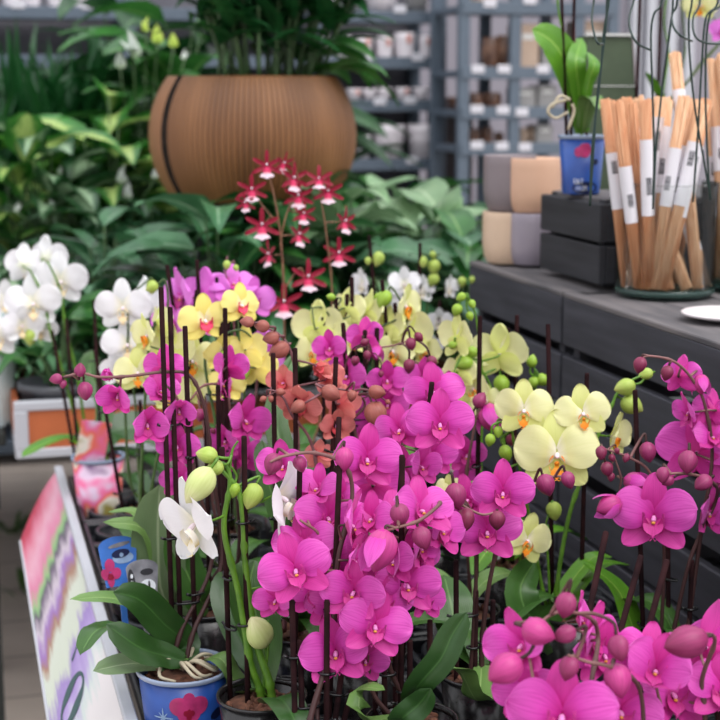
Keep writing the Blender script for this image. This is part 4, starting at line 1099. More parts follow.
    def bud(s, px, py, r, ang=None, kind=None, Y=None, el=None, ped=True, long=1.1):
        """bud centred on the pixel with half width r (px); ang: tip direction in the picture, degrees from down, + to the right"""
        Y = s.Y if Y is None else Y; p = at(px, py, Y); m_ = m_per_px(p); a = math.radians(ang if ang is not None else s.rg.uniform(-30, 30))
        e = s.rg.uniform(-.3, .5) if el is None else el
        dn = (CR*math.sin(a)-CU*math.cos(a)-CF*e).normalized()
        h = r*m_; Rm = basis(-dn, s.rg.uniform(0, 6)); top = p-dn*h*1.15*long
        me = bud_mesh(kind or s.bk, s.rg.randrange(3))
        put('bud', me, s.o, Matrix.Translation(top-s.o.location) @ Rm.to_4x4() @ Matrix.Diagonal((h, h, h*long, 1)))
        if ped: s.pedicel(top+dn*h*.05, (-dn), r=max(.0008, min(.0016, h*.2)))
        return s
    def halfbud(s, col, px, py, size, ang=0, el=.3, Y=None):
        """a big bud just opening: closed core with two loose outer sepals"""
        Y = s.Y if Y is None else Y; p = at(px, py, Y); a = math.radians(ang)
        s.bud(px, py, size*.40, ang, 'pnk' if col == 'mag' else None, Y, el)
        dn = (CR*math.sin(a)-CU*math.cos(a)-CF*el).normalized(); m_ = m_per_px(p)*size; R_ = basis(dn, s.rg.uniform(0, 6))
        mb = MB(); pal = COL[col]
        for k in range(3):
            an = k*2.1+.4
            def fn(s_, t):
                w = .36*math.sin(PI*min(1, s_**.8*.93+.05)); r = .43*math.sin(PI*min(1, s_*.62+.1))**.8+.10*s_
                th = an+t*w*1.6
                return p+R_@V((math.cos(th)*r, math.sin(th)*r, -.48+1.0*s_))*m_
            sheet(mb, fn, 10, 6)
        mb.build('opening_sepals', pal['petal'], s.o); return s
    def stake(s, px, py, Y=None, r=.0034, clips=2, foot=None):
        Y = s.Y if Y is None else Y; t = at(px, py, Y)
        fz = s.base.z+.03
        if foot: f = V(foot)
        else:
            dx = max(-s.r*.6, min(s.r*.6, t.x-s.base.x)); dy = max(-s.r*.6, min(s.r*.6, t.y-s.base.y))
            f = V((s.base.x+dx, s.base.y+dy, fz))
        mb = MB(); tube(mb, [f, f.lerp(t, .5), t-(t-f).normalized()*.002, t], [r, r, r, r*.85], 10); mb.build('support_stake', M['stake'], s.o)
        s.stakes.append((f, t))
        for k in range(clips):
            g = s.rg.uniform(.18, .42) if k == 0 else s.rg.uniform(.5, .75)
            q = f.lerp(t, g); ax = (t-f).normalized()
            if s.spikes:
                P = min((pp for P in s.spikes for pp in P), key=lambda pp: abs(pp.z-q.z)+(pp-q).length)
                d = (P-q); d -= ax*d.dot(ax)
                if d.length > .03: d = d.normalized()*.012
            else: d = V((.01, 0, 0))
            L_2 = max(.006, d.length); d = d.normalized() if d.length > 1e-5 else V((1,0,0)); n2 = ax.cross(d)
            mb = MB(); ring = []
            for i in range(13):
                an = 2*PI*i/12; ring.append(q+d*(L_2/2+math.cos(an)*(L_2/2+.005))+n2*math.sin(an)*.0052)
            tube(mb, ring, .0016, 5, cap=False); tube(mb, [ring[6]-d*.001, ring[6]-d*.007+ax*.003], .002, 5)
            mb.build('stem_clip', M['clip'], s.o)
        return s
    def leaf(s, path, W, kind='md', up=(0,0,1), fold=.18, start=True, base=.45, tip=.62):
        pts = [at(*p) for p in path]
        if start: pts = [s.rim+V((0,0,.005))]+pts
        mb = MB(); leaf_solid(mb, pts, W, V(up), fold=fold, base=base, tip=tip); mb.build('leaf', OL[kind], s.o); return s
    def leaves(s, azs, L=.135, W=.045, kind='md', lift=.4):
        for az in azs:
            a = math.radians(az+s.rg.uniform(-12, 12)); d = V((math.cos(a), math.sin(a), 0)); l = L*s.rg.uniform(.85, 1.15); lf = lift*s.rg.uniform(.7, 1.3)
            pts = [s.rim+d*.004+V((0,0,-.002)), s.rim+d*l*.3+V((0,0,l*.3*lf+.012)), s.rim+d*l*.65+V((0,0,l*.42*lf+.010)), s.rim+d*l+V((0,0,l*.25*lf-.005))]
            mb = MB(); leaf_solid(mb, pts, W*s.rg.uniform(.9, 1.1), V((0,0,1))); mb.build('leaf', OL[kind], s.o)
        return s
    def roots(s, n=5):
        for i in range(n):
            a = s.rg.uniform(0, 2*PI); r = s.r
            mb = MB(); p = s.rim
            tube(mb, cm([p+V((0,0,-.006)), p+V((math.cos(a)*r*.4, math.sin(a)*r*.4, .012)), p+V((math.cos(a+.4)*r*.75, math.sin(a+.4)*r*.75, .0)), p+V((math.cos(a+.9)*r*.7, math.sin(a+.9)*r*.7, -.006))], 5), [.003, .002], 6)
            mb.build('aerial_root', M['root'], s.o)
        return s
# ---- front left plant in the printed blue pot
m1 = Orchid('magenta orchid in the blue pot printed with an orchid, dark glossy leaves, front left', None, 1.90, xy=(.256, 1.825), px=180, seed=1, potr=.060, poth=.105)
m1.spike([(222,560),(212,470),(205,410),(190,376),(165,372),(130,376),(100,377),(80,373),(62,378)], r=(.004,.0018))
m1.spike([(212,560),(196,480),(186,430),(178,400),(166,385)], r=(.004,.002), off=(-.015,.01))
m1.flower('mag',118,395,50,-15,28,0,'c').flower('mag',147,424,56,12,14,0,'c').flower('mag',179,410,48,5,24,0,'c').flower('mag',177,446,52,0,12,5,'f').flower('mag',163,368,52,165,0,0,'f',Y=1.96).flower('mag',182,481,48,-20,10,10,'f',Y=1.95).flower('mag',112,376,26,-40,-10,0,'h',Y=1.93)
m1.flower('mag',160,392,44,20,-30,0,'f',Y=1.94)
for b in [(85,391,8,10),(80,370,6,170),(63,384,4,0),(56,379,5.5,-80)]: m1.bud(*b, kind='mag')
for st in [(161,287),(170,307),(185,326)]: m1.stake(*st)
m1.leaf([(188,645,1.86),(165,625,1.84),(140,600,1.82),(113,592,1.81)], .044, 'dk', up=(-.2,-.9,.6), base=.5)
m1.leaf([(165,656,1.82),(140,648,1.80),(106,624,1.80)], .042, 'dk', up=(-.2,-.8,.8), base=.5)
m1.leaf([(160,625,1.93),(120,600,1.93),(70,599,1.92)], .030, 'lt', up=(0,-.3,1))
m1.leaf([(150,655,1.88),(112,630,1.88),(95,632,1.86),(80,655,1.84)], .045, 'md', up=(-.5,-.3,1))
m1.leaf([(165,664,1.86),(130,664,1.82),(93,671,1.80)], .036, 'gy', up=(0,-.6,1), base=.5)
m1.roots(7)
# print on the pot: a pink orchid, pale star strokes, dark eye shapes
def on_pot(o, ang, h, R0=None):
    r = o.r*(.80+.165*(h/(o.h*.93)))+.0008
    return o.base+V((math.cos(ang)*r, math.sin(ang)*r, h))
def pot_patch(o, name, mat, ang0, h0, shapes):
    mb = MB()
    for (cx, cy, rx, ry, rot) in shapes:
        vs = [on_pot(o, ang0+cx/o.r, h0+cy)]; n = 16
        for j in range(n):
            a = 2*PI*j/n; x, y = rx*math.cos(a), ry*math.sin(a); q = math.radians(rot)
            vs.append(on_pot(o, ang0+(cx+x*math.cos(q)-y*math.sin(q))/o.r, h0+cy+x*math.sin(q)+y*math.cos(q)))
        mb.add(vs, [(0, 1+j, 1+(j+1)%n) for j in range(n)])
    ob = mb.build(name, M[mat], o.o); return ob
def print_pot(o, ang):
    pot_patch(o, 'printed_orchid', 'pink_print', ang, o.h*.66, [(-.013,.002,.014,.013,0),(.013,.002,.014,.013,0),(0,.012,.008,.009,0),(-.008,-.010,.008,.010,30),(.008,-.010,.008,.010,-30)])
    for i in range(len(o.o.children[-1].data.vertices)): pass
    o2 = pot_patch(o, 'printed_orchid_lip', 'red_print', ang, o.h*.60, [(0,-.004,.004,.009,0),(-.004,-.001,.004,.004,0),(.004,-.001,.004,.004,0)])
    for v in o2.data.vertices: v.co = v.co+V((math.cos(ang), math.sin(ang), 0))*.0006
    pot_patch(o, 'printed_star', 'pale_print', ang-.62, o.h*.52, [(0,0,.016,.0012,0),(0,0,.0012,.014,0),(0,0,.010,.001,45),(0,0,.010,.001,-45)])
    pot_patch(o, 'printed_eye', 'navy_print', ang-.70, o.h*.35, [(0,0,.012,.006,0)])
    pot_patch(o, 'printed_eye', 'navy_print', ang+.75, o.h*.50, [(0,0,.012,.007,10)])
print_pot(m1, math.radians(-92))
# ---- magenta plant behind it
m2 = Orchid('magenta orchid behind the printed blue pot, flowers above the white orchid', None, 2.06, X_=.345, seed=2, pot='clear_pot')
m2.spike([(238,560),(236,480),(232,430),(225,390),(205,385),(190,400)], r=(.004,.002)); m2.spike([(222,560),(212,500),(206,440),(198,400)], r=(.0038,.002), off=(-.02,0))
m2.flower('mag',219,383,54,75,0,0,'f').flower('mag',228,367,46,150,-10,0,'f').flower('mag',244,420,58,38,5,5,'f',Y=2.0).flower('mag',243,455,50,10,15,0,'o').flower('mag',226,440,44,-30,20,0,'f')
m2.bud(200,415,5.5,0,'mag').bud(213,431,3,40,'dk')
m2.stake(218,385,Y=2.02).stake(225,308).stake(206,420)
m2.leaf([(165,600,2.02),(158,540,2.0),(160,484,1.99)], .075, 'gy', up=(-.1,-1,.2), base=.6).leaf([(170,620,2.03),(150,535,2.0),(103,522,1.98)], .026, 'lt', up=(0,-.7,.8)).leaf([(200,600,2.0),(182,560,2.0),(176,520,2.0)], .05, 'md', up=(0,-1,.3)).leaf([(165,560,2.05),(140,515,2.1),(108,512,2.12)], .03, 'lt')
m2.leaves([20, 70], kind='dk')
# ---- white orchid with green stems, front
w4 = Orchid('white orchid with bright green stems and green buds, front left of centre', None, 1.72, X_=.352, stem='stem_green', budk='grn', seed=3, pot='clear_pot')
w4.spike([(250,660),(238,590),(224,530),(230,485),(226,466),(214,462)], r=(.0062,.003)); w4.spike([(256,640),(246,570),(243,520),(238,490),(222,470)], r=(.0066,.0034), off=(.012,-.01)); w4.spike([(264,690),(268,650),(268,620)], r=(.0026,.0016), off=(.02,.0))
w4.spike([(252,505),(262,502)], r=(.002,.0016), start=at(243,520,1.72)); w4.spike([(232,452),(238,441)], r=(.0022,.0016), start=at(229,478,1.72))
w4.flower('whi',196,524,104,-58,14,0,'p',Y=1.69).flower('whi',280,497,92,66,10,-28,'f',Y=1.70)
w4.bud(199,485,15,-35,'crm',Y=1.675,el=.2,long=1.25)
for b in [(207,455,9,-100,'grn'),(215,468,8,-70,'grn'),(234,490,6.5,-10,'lim'),(252,496,11,-20,'grn'),(258,632,15,200,'crm'),(279,607,5,0,'grn')]: w4.bud(b[0],b[1],b[2],b[3],b[4])
w4.stake(244,436).stake(300,462,Y=1.70).stake(222,447,Y=1.76)
w4.leaf([(262,640,1.76),(250,590,1.78),(255,560,1.8)], .06, 'md', up=(0,-1,.3)).leaf([(250,660,1.8),(225,600,1.86),(228,570,1.9)], .040, 'dk', up=(0,-1,.3)).leaf([(240,690,1.78),(222,660,1.8),(205,660,1.82)], .04, 'lt')
# ---- front centre magenta plants
m3 = Orchid('large magenta orchid cascading at the front centre, left of the two', None, 1.55, X_=.36, pot='clear_pot', seed=4)
m3.spike([(332,640,1.6),(338,560,1.62),(352,500,1.66),(345,466,1.66),(315,453,1.66),(285,456,1.65),(270,462,1.65)], r=(.0048,.002)); m3.spike([(318,700,1.6),(330,600,1.63),(322,540,1.66),(300,520,1.66)], r=(.004,.002), off=(.02,.01))
m3.flower('mag',296,570,80,-8,4,-18,'p',Y=1.60).flower('mag',328,518,74,15,0,10,'o',Y=1.68).flower('mag',348,525,80,78,0,5,'f',Y=1.62).flower('mag',352,560,60,60,5,0,'f',Y=1.60).flower('mag',313,592,58,10,14,0,'f',Y=1.64).flower('mag',340,500,50,-20,-20,0,'f',Y=1.70)
m3.flower('mag',306,545,72,-20,-15,-10,'f',Y=1.67).flower('mag',330,560,70,30,10,0,'o',Y=1.66).flower('mag',335,605,66,-10,12,10,'f',Y=1.63).flower('mag',318,490,56,-30,-30,0,'f',Y=1.70).flower('mag',276,600,50,-30,15,0,'f',Y=1.66).flower('mag',283,466,58,-10,0,0,'f',Y=1.78)
for b in [(273,464,9.5,-20,'mag'),(300,464,7,20,'mag'),(344,459,10,0,'pnk')]: m3.bud(*b, Y=1.66)
m3.stake(340,458,Y=1.66).stake(339,417,Y=1.74).stake(327,600,Y=1.58)
for q in [(300,640),(292,600),(352,690),(346,640)]: m3.stake(*q, Y=1.60)
m3.leaves([100], kind='dk')
m4 = Orchid('large magenta orchid cascading at the front centre, right of two, with a half open bud', None, 1.60, X_=.485, pot='clear_pot', seed=5)
m4.spike([(388,660,1.6),(395,600,1.6),(402,540,1.62),(425,505,1.64),(440,503,1.6),(420,520,1.56),(395,528,1.54),(370,535,1.55)], r=(.0045,.002)); m4.spike([(372,690,1.6),(368,640,1.6),(362,600,1.62)], r=(.0045,.002), off=(-.02,-.01))
m4.flower('mag',420,512,78,30,-25,0,'f',Y=1.6).flower('mag',407,585,72,15,8,0,'p',Y=1.60).flower('mag',354,592,74,-15,8,8,'f',Y=1.58).flower('mag',375,626,78,10,6,10,'p',Y=1.56).flower('mag',336,652,80,-10,10,-8,'f',Y=1.59).flower('mag',418,548,60,60,0,0,'f',Y=1.61).flower('mag',395,560,62,-30,12,0,'f',Y=1.60).flower('mag',372,520,60,-25,-20,0,'f',Y=1.62).flower('mag',385,600,60,20,10,10,'f',Y=1.60)
m4.flower('mag',440,530,66,50,0,10,'f',Y=1.62).flower('mag',360,555,66,-15,0,0,'o',Y=1.66).flower('mag',392,515,60,0,-25,0,'o',Y=1.66).flower('mag',352,625,66,-20,10,0,'f',Y=1.62).flower('mag',412,560,66,10,0,-10,'o',Y=1.65).flower('mag',425,600,50,40,15,0,'f',Y=1.63).flower('mag',365,660,52,20,25,10,'f',Y=1.60)
m4.halfbud('mag',380,550,44,-15,Y=1.53)
for b in [(400,515,10,10,'mag'),(422,538,10,20,'mag')]: m4.bud(*b, Y=1.55)
m4.stake(402,455,Y=1.60).stake(384,600).stake(410,640)
m4.leaf([(415,690,1.52),(440,660,1.50),(452,635,1.50),(467,612,1.50)], .034, 'dk', up=(-.2,-1,.2), base=.7).leaf([(400,720,1.52),(418,705,1.51),(431,688,1.50)], .032, 'dk', up=(-.2,-1,.2), base=.7).leaf([(365,720,1.56),(362,690,1.56),(385,690,1.54)], .03, 'lt')
for q in [(372,600),(395,640),(430,620)]: m4.stake(*q, Y=1.64)
# ---- big centre magenta
m5 = Orchid('magenta orchid with the largest bright flowers in the centre of the display', None, 1.83, X_=.50, pot='clear_pot', seed=6)
m5.spike([(380,600),(388,500,1.85),(405,440,1.86),(420,405,1.86),(432,395,1.84)], r=(.0045,.0022)); m5.spike([(360,600,1.8),(365,520,1.84),(372,470,1.85)], r=(.0045,.002), off=(-.015,0))
m5.flower('mag',440,424,72,2,4,0,'p',Y=1.72).flower('mag',434,392,64,-6,0,-8,'o',Y=1.80).flower('mag',367,459,74,8,4,4,'p',Y=1.72).flower('mag',420,466,52,45,5,0,'f',Y=1.76).flower('mag',400,430,60,-20,0,-10,'o',Y=1.80).flower('mag',374,486,74,172,5,0,'o',Y=1.74).flower('mag',350,490,60,150,0,0,'f',Y=1.76).flower('mag',432,455,56,30,12,0,'f',Y=1.80).flower('mag',404,470,56,-20,0,0,'f',Y=1.80)
m5.stake(432,382,Y=1.78).stake(403,458,Y=1.7,clips=1)
m5.leaves([0, 90, 200], kind='md')
# ---- magenta right of centre with maroon buds in front
m7 = Orchid('magenta orchid with two open flowers right of centre and maroon buds in front of them', None, 1.72, X_=.60, pot='clear_pot', seed=7)
m7.spike([(482,640),(490,580),(505,520),(520,488),(546,478),(566,476)], r=(.005,.002)); m7.spike([(470,680),(474,620),(476,560),(470,510),(450,488),(455,500,1.66),(480,514,1.64),(497,512,1.64)], r=(.004,.0018), off=(-.02,-.01))
m7.flower('mag',503,493,68,-2,2,0,'p',Y=1.68).flower('mag',487,532,76,4,4,0,'p',Y=1.70).flower('mag',468,500,54,-20,0,-15,'o',Y=1.74)
for b in [(456,496,11,10,'mag'),(466,519,9.5,0,'dk'),(497,520,8.5,0,'dk')]: m7.bud(*b, Y=1.64)
for b in [(546,485,9.5,20,'mag'),(568,480,7.5,20,'mag')]: m7.bud(*b, Y=1.70)
m7.stake(493,600).stake(456,560).stake(476,590)
m7.leaf([(478,700,1.62),(462,672,1.60),(450,668,1.58)], .042, 'lt').leaf([(500,700,1.64),(520,680,1.62),(536,700,1.60)], .045, 'md').leaf([(460,640,1.8),(450,600,1.84),(444,575,1.88)], .06, 'md', up=(0,-1,.4)).leaf([(510,660,1.74),(530,640,1.76),(548,655,1.78)], .045, 'lt').leaf([(480,700,1.74),(505,690,1.74),(520,715,1.74)], .04, 'lt').leaves([90], kind='md')
m8 = Orchid('magenta orchid with one half open flower beside the yellow green blooms', None, 1.95, X_=.655, pot='clear_pot', seed=8)
m8.spike([(470,600),(465,500),(472,440),(482,405),(500,412),(511,424)], r=(.004,.0016))
m8.flower('mag',467,455,46,-10,15,0,'f',Y=2.0).halfbud('mag',489,417,30,12).flower('mag',462,480,40,20,20,0,'f',Y=2.0)
for b in [(480,400,7,150,'mag'),(510,426,6.5,5,'mag'),(511,440,5,5,'dk')]: m8.bud(*b)
m8.stake(480,316,Y=1.98); m8.leaves([20, 130], kind='lt')
# ---- back centre magenta with maroon buds
m6 = Orchid('deep magenta orchid behind the salmon one with clusters of small maroon buds', None, 2.10, X_=.60, seed=9, pot='clear_pot')
m6.spike([(385,560),(392,470),(385,420),(366,380),(372,352),(395,345),(420,337)], r=(.004,.0014)); m6.spike([(370,560),(360,460),(348,400),(345,370)], r=(.004,.002), off=(-.02,0)); m6.spike([(400,560),(420,460),(428,400),(420,365),(405,362)], r=(.004,.0014), off=(.02,0))
m6.flower('mag',387,380,46,5,10,0,'f',Y=2.04).flower('mag',388,404,48,-10,15,0,'f',Y=2.06).flower('mag',347,376,50,-20,0,0,'f').flower('mag',364,336,44,170,0,0,'f').flower('mag',422,378,46,20,10,0,'f').flower('mag',348,403,46,20,20,0,'f').flower('mag',330,348,40,-10,0,0,'f').flower('mag',372,425,48,0,20,0,'f').flower('mag',398,420,44,20,20,0,'f').flower('mag',445,388,40,30,10,0,'f',Y=2.15)
m6.halfbud('mag',376,352,17,0)
for b in [(411,344,5.5,10),(419,337,4.5,40),(409,366,6,0),(432,362,5.5,20),(355,361,4.5,-10),(367,355,4,0),(365,342,4,120),(381,374,3,0)]: m6.bud(*b, kind='dk', Y=2.03)
for st in [(343,323),(365,330),(377,328),(427,355)]: m6.stake(*st)
m6.leaves([10, 100, 200], kind='md')
# ---- right magenta plant
m9 = Orchid('magenta orchid at the right before the dark crates with many maroon buds', None, 1.75, X_=.838, pot='clear_pot', seed=10)
m9.spike([(686,640),(700,540),(712,460),(706,410),(695,383),(675,362),(650,356),(640,359)], r=(.0045,.0016)); m9.spike([(672,640),(690,560),(716,500),(712,482,1.66),(690,474,1.64),(668,474,1.64),(660,478,1.64)], r=(.0045,.0016), off=(-.02,-.01))
m9.spike([(660,650),(664,560),(660,500),(648,470),(630,458),(615,452),(602,448)], r=(.004,.0014), off=(-.03,.01)); m9.spike([(622,500),(621,478),(616,462),(612,452)], r=(.0022,.0014), start=at(655,520,1.76))
m9.flower('mag',654,517,90,-3,3,0,'p',Y=1.72).flower('mag',697,452,86,176,-5,0,'o',Y=1.78).flower('mag',680,376,46,160,0,0,'f',Y=1.76).flower('mag',690,412,44,-65,10,0,'f').flower('mag',714,410,46,-150,0,0,'f').flower('mag',706,512,62,55,5,0,'f',Y=1.76).flower('mag',716,478,60,60,0,0,'f',Y=1.8).flower('mag',712,438,50,20,-30,0,'f')
m9.halfbud('mag',701,384,21,0).halfbud('mag',636,483,26,70,Y=1.76).halfbud('mag',609,506,28,-70,Y=1.74)
for b in [(640,365,7,-15,'dk'),(667,373,6.5,-15,'dk'),(648,452,8.5,10,'mag')]: m9.bud(*b)
for b in [(601,453,6),(607,469,6.5),(626,458,4),(612,458,3.5),(611,477,4),(617,451,3)]: m9.bud(*b, kind='dk')
for b in [(688,462,10,-10,'mag'),(663,475,7,-10,'mag'),(668,481,5.5,-60,'mag'),(703,483,8.5,-60,'mag')]: m9.bud(*b, Y=1.64)
m9.stake(635,390,Y=1.82).stake(692,560).stake(668,540,Y=1.80)
m9.leaf([(640,640,1.80),(618,590,1.84),(580,560,1.88)], .04, 'br').leaves([100, 250], kind='md')
# ---- foreground magenta plants
m10 = Orchid('blurred magenta orchid nearest the camera at the bottom with leaning stakes', None, 1.27, X_=.53, pot='clear_pot', seed=11)
m10.spike([(575,790),(590,690),(598,640,1.32),(590,618,1.3),(560,612,1.27),(540,622,1.25)], r=(.0045,.0018)); m10.spike([(555,790),(540,720),(530,660,1.3)], r=(.004,.002), off=(-.02,0)); m10.spike([(640,760),(640,690),(612,668,1.24),(588,662,1.24),(568,655,1.24)], r=(.004,.0018), off=(.02,0))
m10.flower('mag',562,716,118,-2,2,0,'p',Y=1.25).flower('mag',523,645,86,-38,6,-8,'f',Y=1.32).flower('mag',590,640,84,60,0,0,'f',Y=1.36).flower('mag',604,655,80,20,10,0,'f',Y=1.36).flower('mag',578,620,60,80,-10,0,'f',Y=1.38).flower('mag',530,690,80,-10,30,0,'f',Y=1.34).flower('mag',620,712,90,20,0,10,'f',Y=1.30)
for b in [(566,605,11,-10),(538,632,14,70),(565,634,9.5,-70),(505,669,16,-60),(569,668,10.5,-20),(619,648,11,10),(618,680,14,10)]: m10.bud(*b, kind='pnk' if b[2] > 12 else 'mag', Y=1.24)
m10.stake(606,532,Y=1.50,r=.0036,foot=(.50,1.25,.80)).stake(641,556,Y=1.50,r=.0036,foot=(.53,1.27,.80)).stake(667,560,Y=1.45,r=.0036,foot=(.56,1.27,.80))
m10.leaves([70, 190], kind='dk')
m11 = Orchid('magenta orchid in the bottom right corner of the photo, partly cut by the frame', None, 1.30, X_=.70, pot='clear_pot', seed=12)
m11.spike([(700,800),(705,720),(702,680),(715,640,1.28),(700,634,1.25),(684,634,1.24)], r=(.0045,.002)); m11.spike([(660,780),(662,720),(655,680)], r=(.004,.002), off=(-.03,0))
m11.flower('mag',708,648,104,150,0,0,'f',Y=1.33).flower('mag',655,672,90,10,-20,15,'c',Y=1.30).flower('mag',672,694,92,30,0,0,'f',Y=1.33).flower('mag',638,655,60,-40,0,0,'f',Y=1.36).flower('mag',722,690,80,0,0,0,'f',Y=1.3).flower('mag',650,650,70,-10,-50,0,'f',Y=1.34)
m11.bud(686,642,17,-80,'mag',Y=1.24,long=1.25)
m11.stake(716,700).stake(694,760); m11.leaves([30, 160], kind='dk')

# ---- yellow green plants
y5 = Orchid('pale yellow-green orchid with three wide open orange-lipped flowers before dark crates', None, 1.90, X_=.775, stem='stem_green', budk='lim', seed=13, pot='clear_pot')
y5.spike([(556,600),(568,520),(585,470),(600,430),(612,405),(618,392),(632,380),(650,373)], r=(.005,.002)); y5.spike([(545,600),(530,520),(520,470),(512,430),(515,410)], r=(.004,.002), off=(-.02,0)); y5.spike([(552,640),(548,560),(545,530),(552,503)], r=(.003,.0016), off=(-.02,-.02))
y5.flower('yel',557,454,88,2,2,0,'o',Y=1.84).flower('yel',583,413,60,5,2,-6,'o',Y=1.84).flower('yel',524,410,62,-2,2,0,'o',Y=1.88).flower('yel',612,436,52,68,5,0,'f',Y=1.90).flower('yel',527,540,56,28,8,15,'o',Y=1.86).flower('yel',545,446,60,-20,0,-20,'o',Y=1.93).flower('yel',450,488,30,-10,0,0,'f',Y=1.86)
for b in [(625,387,9,-75,'grn'),(632,405,10,60,'grn'),(646,374,6,-75,'grn'),(554,511,8,10,'grn'),(506,453,7,20,'lim'),(498,432,5,0,'lim'),(490,440,5.5,-10,'lim')]: y5.bud(*b)
y5.stake(587,373,Y=1.93).stake(548,324,Y=1.98).stake(571,600)
y5.leaf([(575,590,1.92),(600,565,1.94),(630,565,1.96)], .035, 'br').leaf([(560,600,1.90),(590,560,1.92),(612,557,1.92)], .035, 'br').leaf([(535,620,1.86),(520,590,1.86),(535,560,1.9)], .05, 'md', up=(0,-1,.3)).leaves([200], kind='md')
y4 = Orchid('yellow-green orchid left of the crate corner, flower backs and lime buds showing', None, 2.15, X_=.79, stem='stem_green', budk='lim', seed=14, pot='clear_pot')
y4.spike([(495,560),(505,470),(500,420),(490,385),(475,362),(455,343)], r=(.0045,.0018)); y4.spike([(520,560),(528,450),(535,400),(535,372),(530,358)], r=(.004,.0016), off=(.02,0)); y4.spike([(480,560),(482,400),(478,330),(470,300),(460,294)], r=(.004,.0014), off=(-.02,0))
y4.flower('yel',500,354,64,165,-10,0,'o').flower('yel',457,338,50,130,0,0,'o').flower('yel',474,388,44,-20,5,0,'f').flower('yel',458,372,42,150,0,0,'f').flower('yel',485,400,36,30,0,0,'f').flower('yel',465,410,40,0,10,0,'f')
for b in [(453,345,4,100),(472,352,6.5,80),(464,363,8,-70),(502,385,8.5,10),(532,361,5.5,170),(543,380,6.5,70),(533,383,5.5,-30),(461,297,4.5,-60),(472,304,4,30),(457,310,5.5,-20),(470,316,4,20)]: y4.bud(*b)
for st in [(508,328),(517,315)]: y4.stake(*st)
y4.leaves([10, 120, 220], kind='br')
y3 = Orchid('yellow-green orchid at the back centre behind the magenta flowers', None, 2.32, X_=.60, stem='stem_dgreen', budk='lim', seed=15, pot='clear_pot')
y3.spike([(345,500),(345,400),(340,340),(325,310),(310,308)], r=(.004,.0018)); y3.spike([(355,500),(370,400),(375,330),(380,295)], r=(.004,.0018), off=(.02,0)); 
y3.flower('yel',318,328,56,160,0,0,'o').flower('yel',365,312,50,120,0,0,'f').flower('yel',312,350,48,20,10,0,'f').flower('yel',345,308,44,150,0,0,'f').flower('yel',352,335,50,10,0,0,'f').flower('yel',330,352,44,0,0,0,'f')
for b in [(380,300,6.5,30),(331,297,4,-100)]: y3.bud(*b)
for st in [(323,317),(336,298),(347,294),(352,277)]: y3.stake(*st)
y3.leaves([40, 170, 280], kind='md')
y3b = Orchid('yellow-green orchid right of the back centre with petals behind the maroon buds', None, 2.30, X_=.725, stem='stem_dgreen', budk='lim', seed=16, pot='clear_pot')
y3b.spike([(425,500),(418,400),(412,340),(400,300)], r=(.004,.0018)); y3b.spike([(435,500),(432,400),(425,350)], r=(.004,.0018), off=(.02,0))
y3b.flower('yel',404,306,46,60,0,0,'f').flower('yel',406,332,62,165,0,0,'o').flower('yel',392,350,50,20,10,0,'f').flower('yel',424,350,44,-10,10,0,'f').flower('yel',385,326,44,140,0,0,'f')
y3b.bud(384,299,8,-30)
for st in [(395,303),(382,280)]: y3b.stake(*st)
y3b.leaves([20, 140], kind='md')
y2 = Orchid('pale lime orchid at the back left between the white and the lilac flowers', None, 2.28, X_=.285, stem='stem_dgreen', budk='lim', seed=17, pot='clear_pot')
y2.spike([(140,500),(145,400),(150,340),(160,320),(172,318)], r=(.004,.0018)); y2.spike([(150,500),(165,420),(180,370),(192,350)], r=(.004,.0018), off=(.02,0))
y2.flower('yel',149,335,48,-65,0,0,'f').flower('yel',168,350,60,165,0,0,'o').flower('yel',192,360,54,5,10,0,'o').flower('yel',138,372,50,-5,8,0,'o').flower('yel',157,322,44,120,0,0,'f').flower('yel',186,388,50,160,0,0,'f').flower('yel',170,392,46,10,10,0,'f')
y2.bud(152,287,5.5,-60,'grn')
y2.stake(172,325).stake(197,290)
y2.leaves([100, 330], kind='md')
y1 = Orchid('soft yellow orchid with coral pink lips at the back left', None, 2.20, X_=.405, stem='stem_dgreen', budk='lim', seed=18, pot='clear_pot')
y1.spike([(225,500),(215,420),(205,360),(220,338),(240,330),(255,340)], r=(.004,.0018)); y1.spike([(235,500),(245,420),(240,350),(238,320)], r=(.004,.0018), off=(.02,0))
y1.flower('ypk',205,320,56,12,4,-6,'o').flower('ypk',241,305,46,25,-5,0,'o').flower('ypk',246,350,50,160,0,0,'o').flower('ypk',256,368,48,150,10,0,'f').flower('ypk',222,352,46,10,20,0,'f').flower('ypk',226,385,44,0,10,0,'f')
y1.bud(242,372,8,10).bud(224,355,6,-60,'lim')
y1.stake(221,310); y1.leaves([60, 180, 300], kind='md')
l1 = Orchid('lilac pink orchid behind the soft yellow flowers at the back left', None, 2.45, X_=.45, stem='stem_mag', budk='pnk', seed=19, pot='clear_pot')
l1.spike([(215,500),(205,400),(190,330),(183,300)], r=(.004,.002)); l1.spike([(225,500),(235,380),(232,300),(225,272)], r=(.004,.002), off=(.02,0)); l1.spike([(235,500),(255,400),(258,340)], r=(.004,.002), off=(.03,.02))
l1.flower('lil',184,296,62,-60,0,0,'f').flower('lil',206,294,54,165,0,0,'o').flower('lil',233,284,54,10,-30,0,'o').flower('lil',252,300,50,30,0,0,'f').flower('lil',258,343,46,40,10,0,'f').flower('lil',172,322,44,-20,10,0,'f').flower('lil',200,320,50,0,0,0,'f').flower('lil',266,363,40,30,10,0,'f')
l1.bud(227,265,4,0,'grn').bud(236,268,3,20,'grn')
l1.stake(167,265).stake(197,260).stake(228,281).stake(217,277)
l1.leaves([90, 210, 330], kind='md')
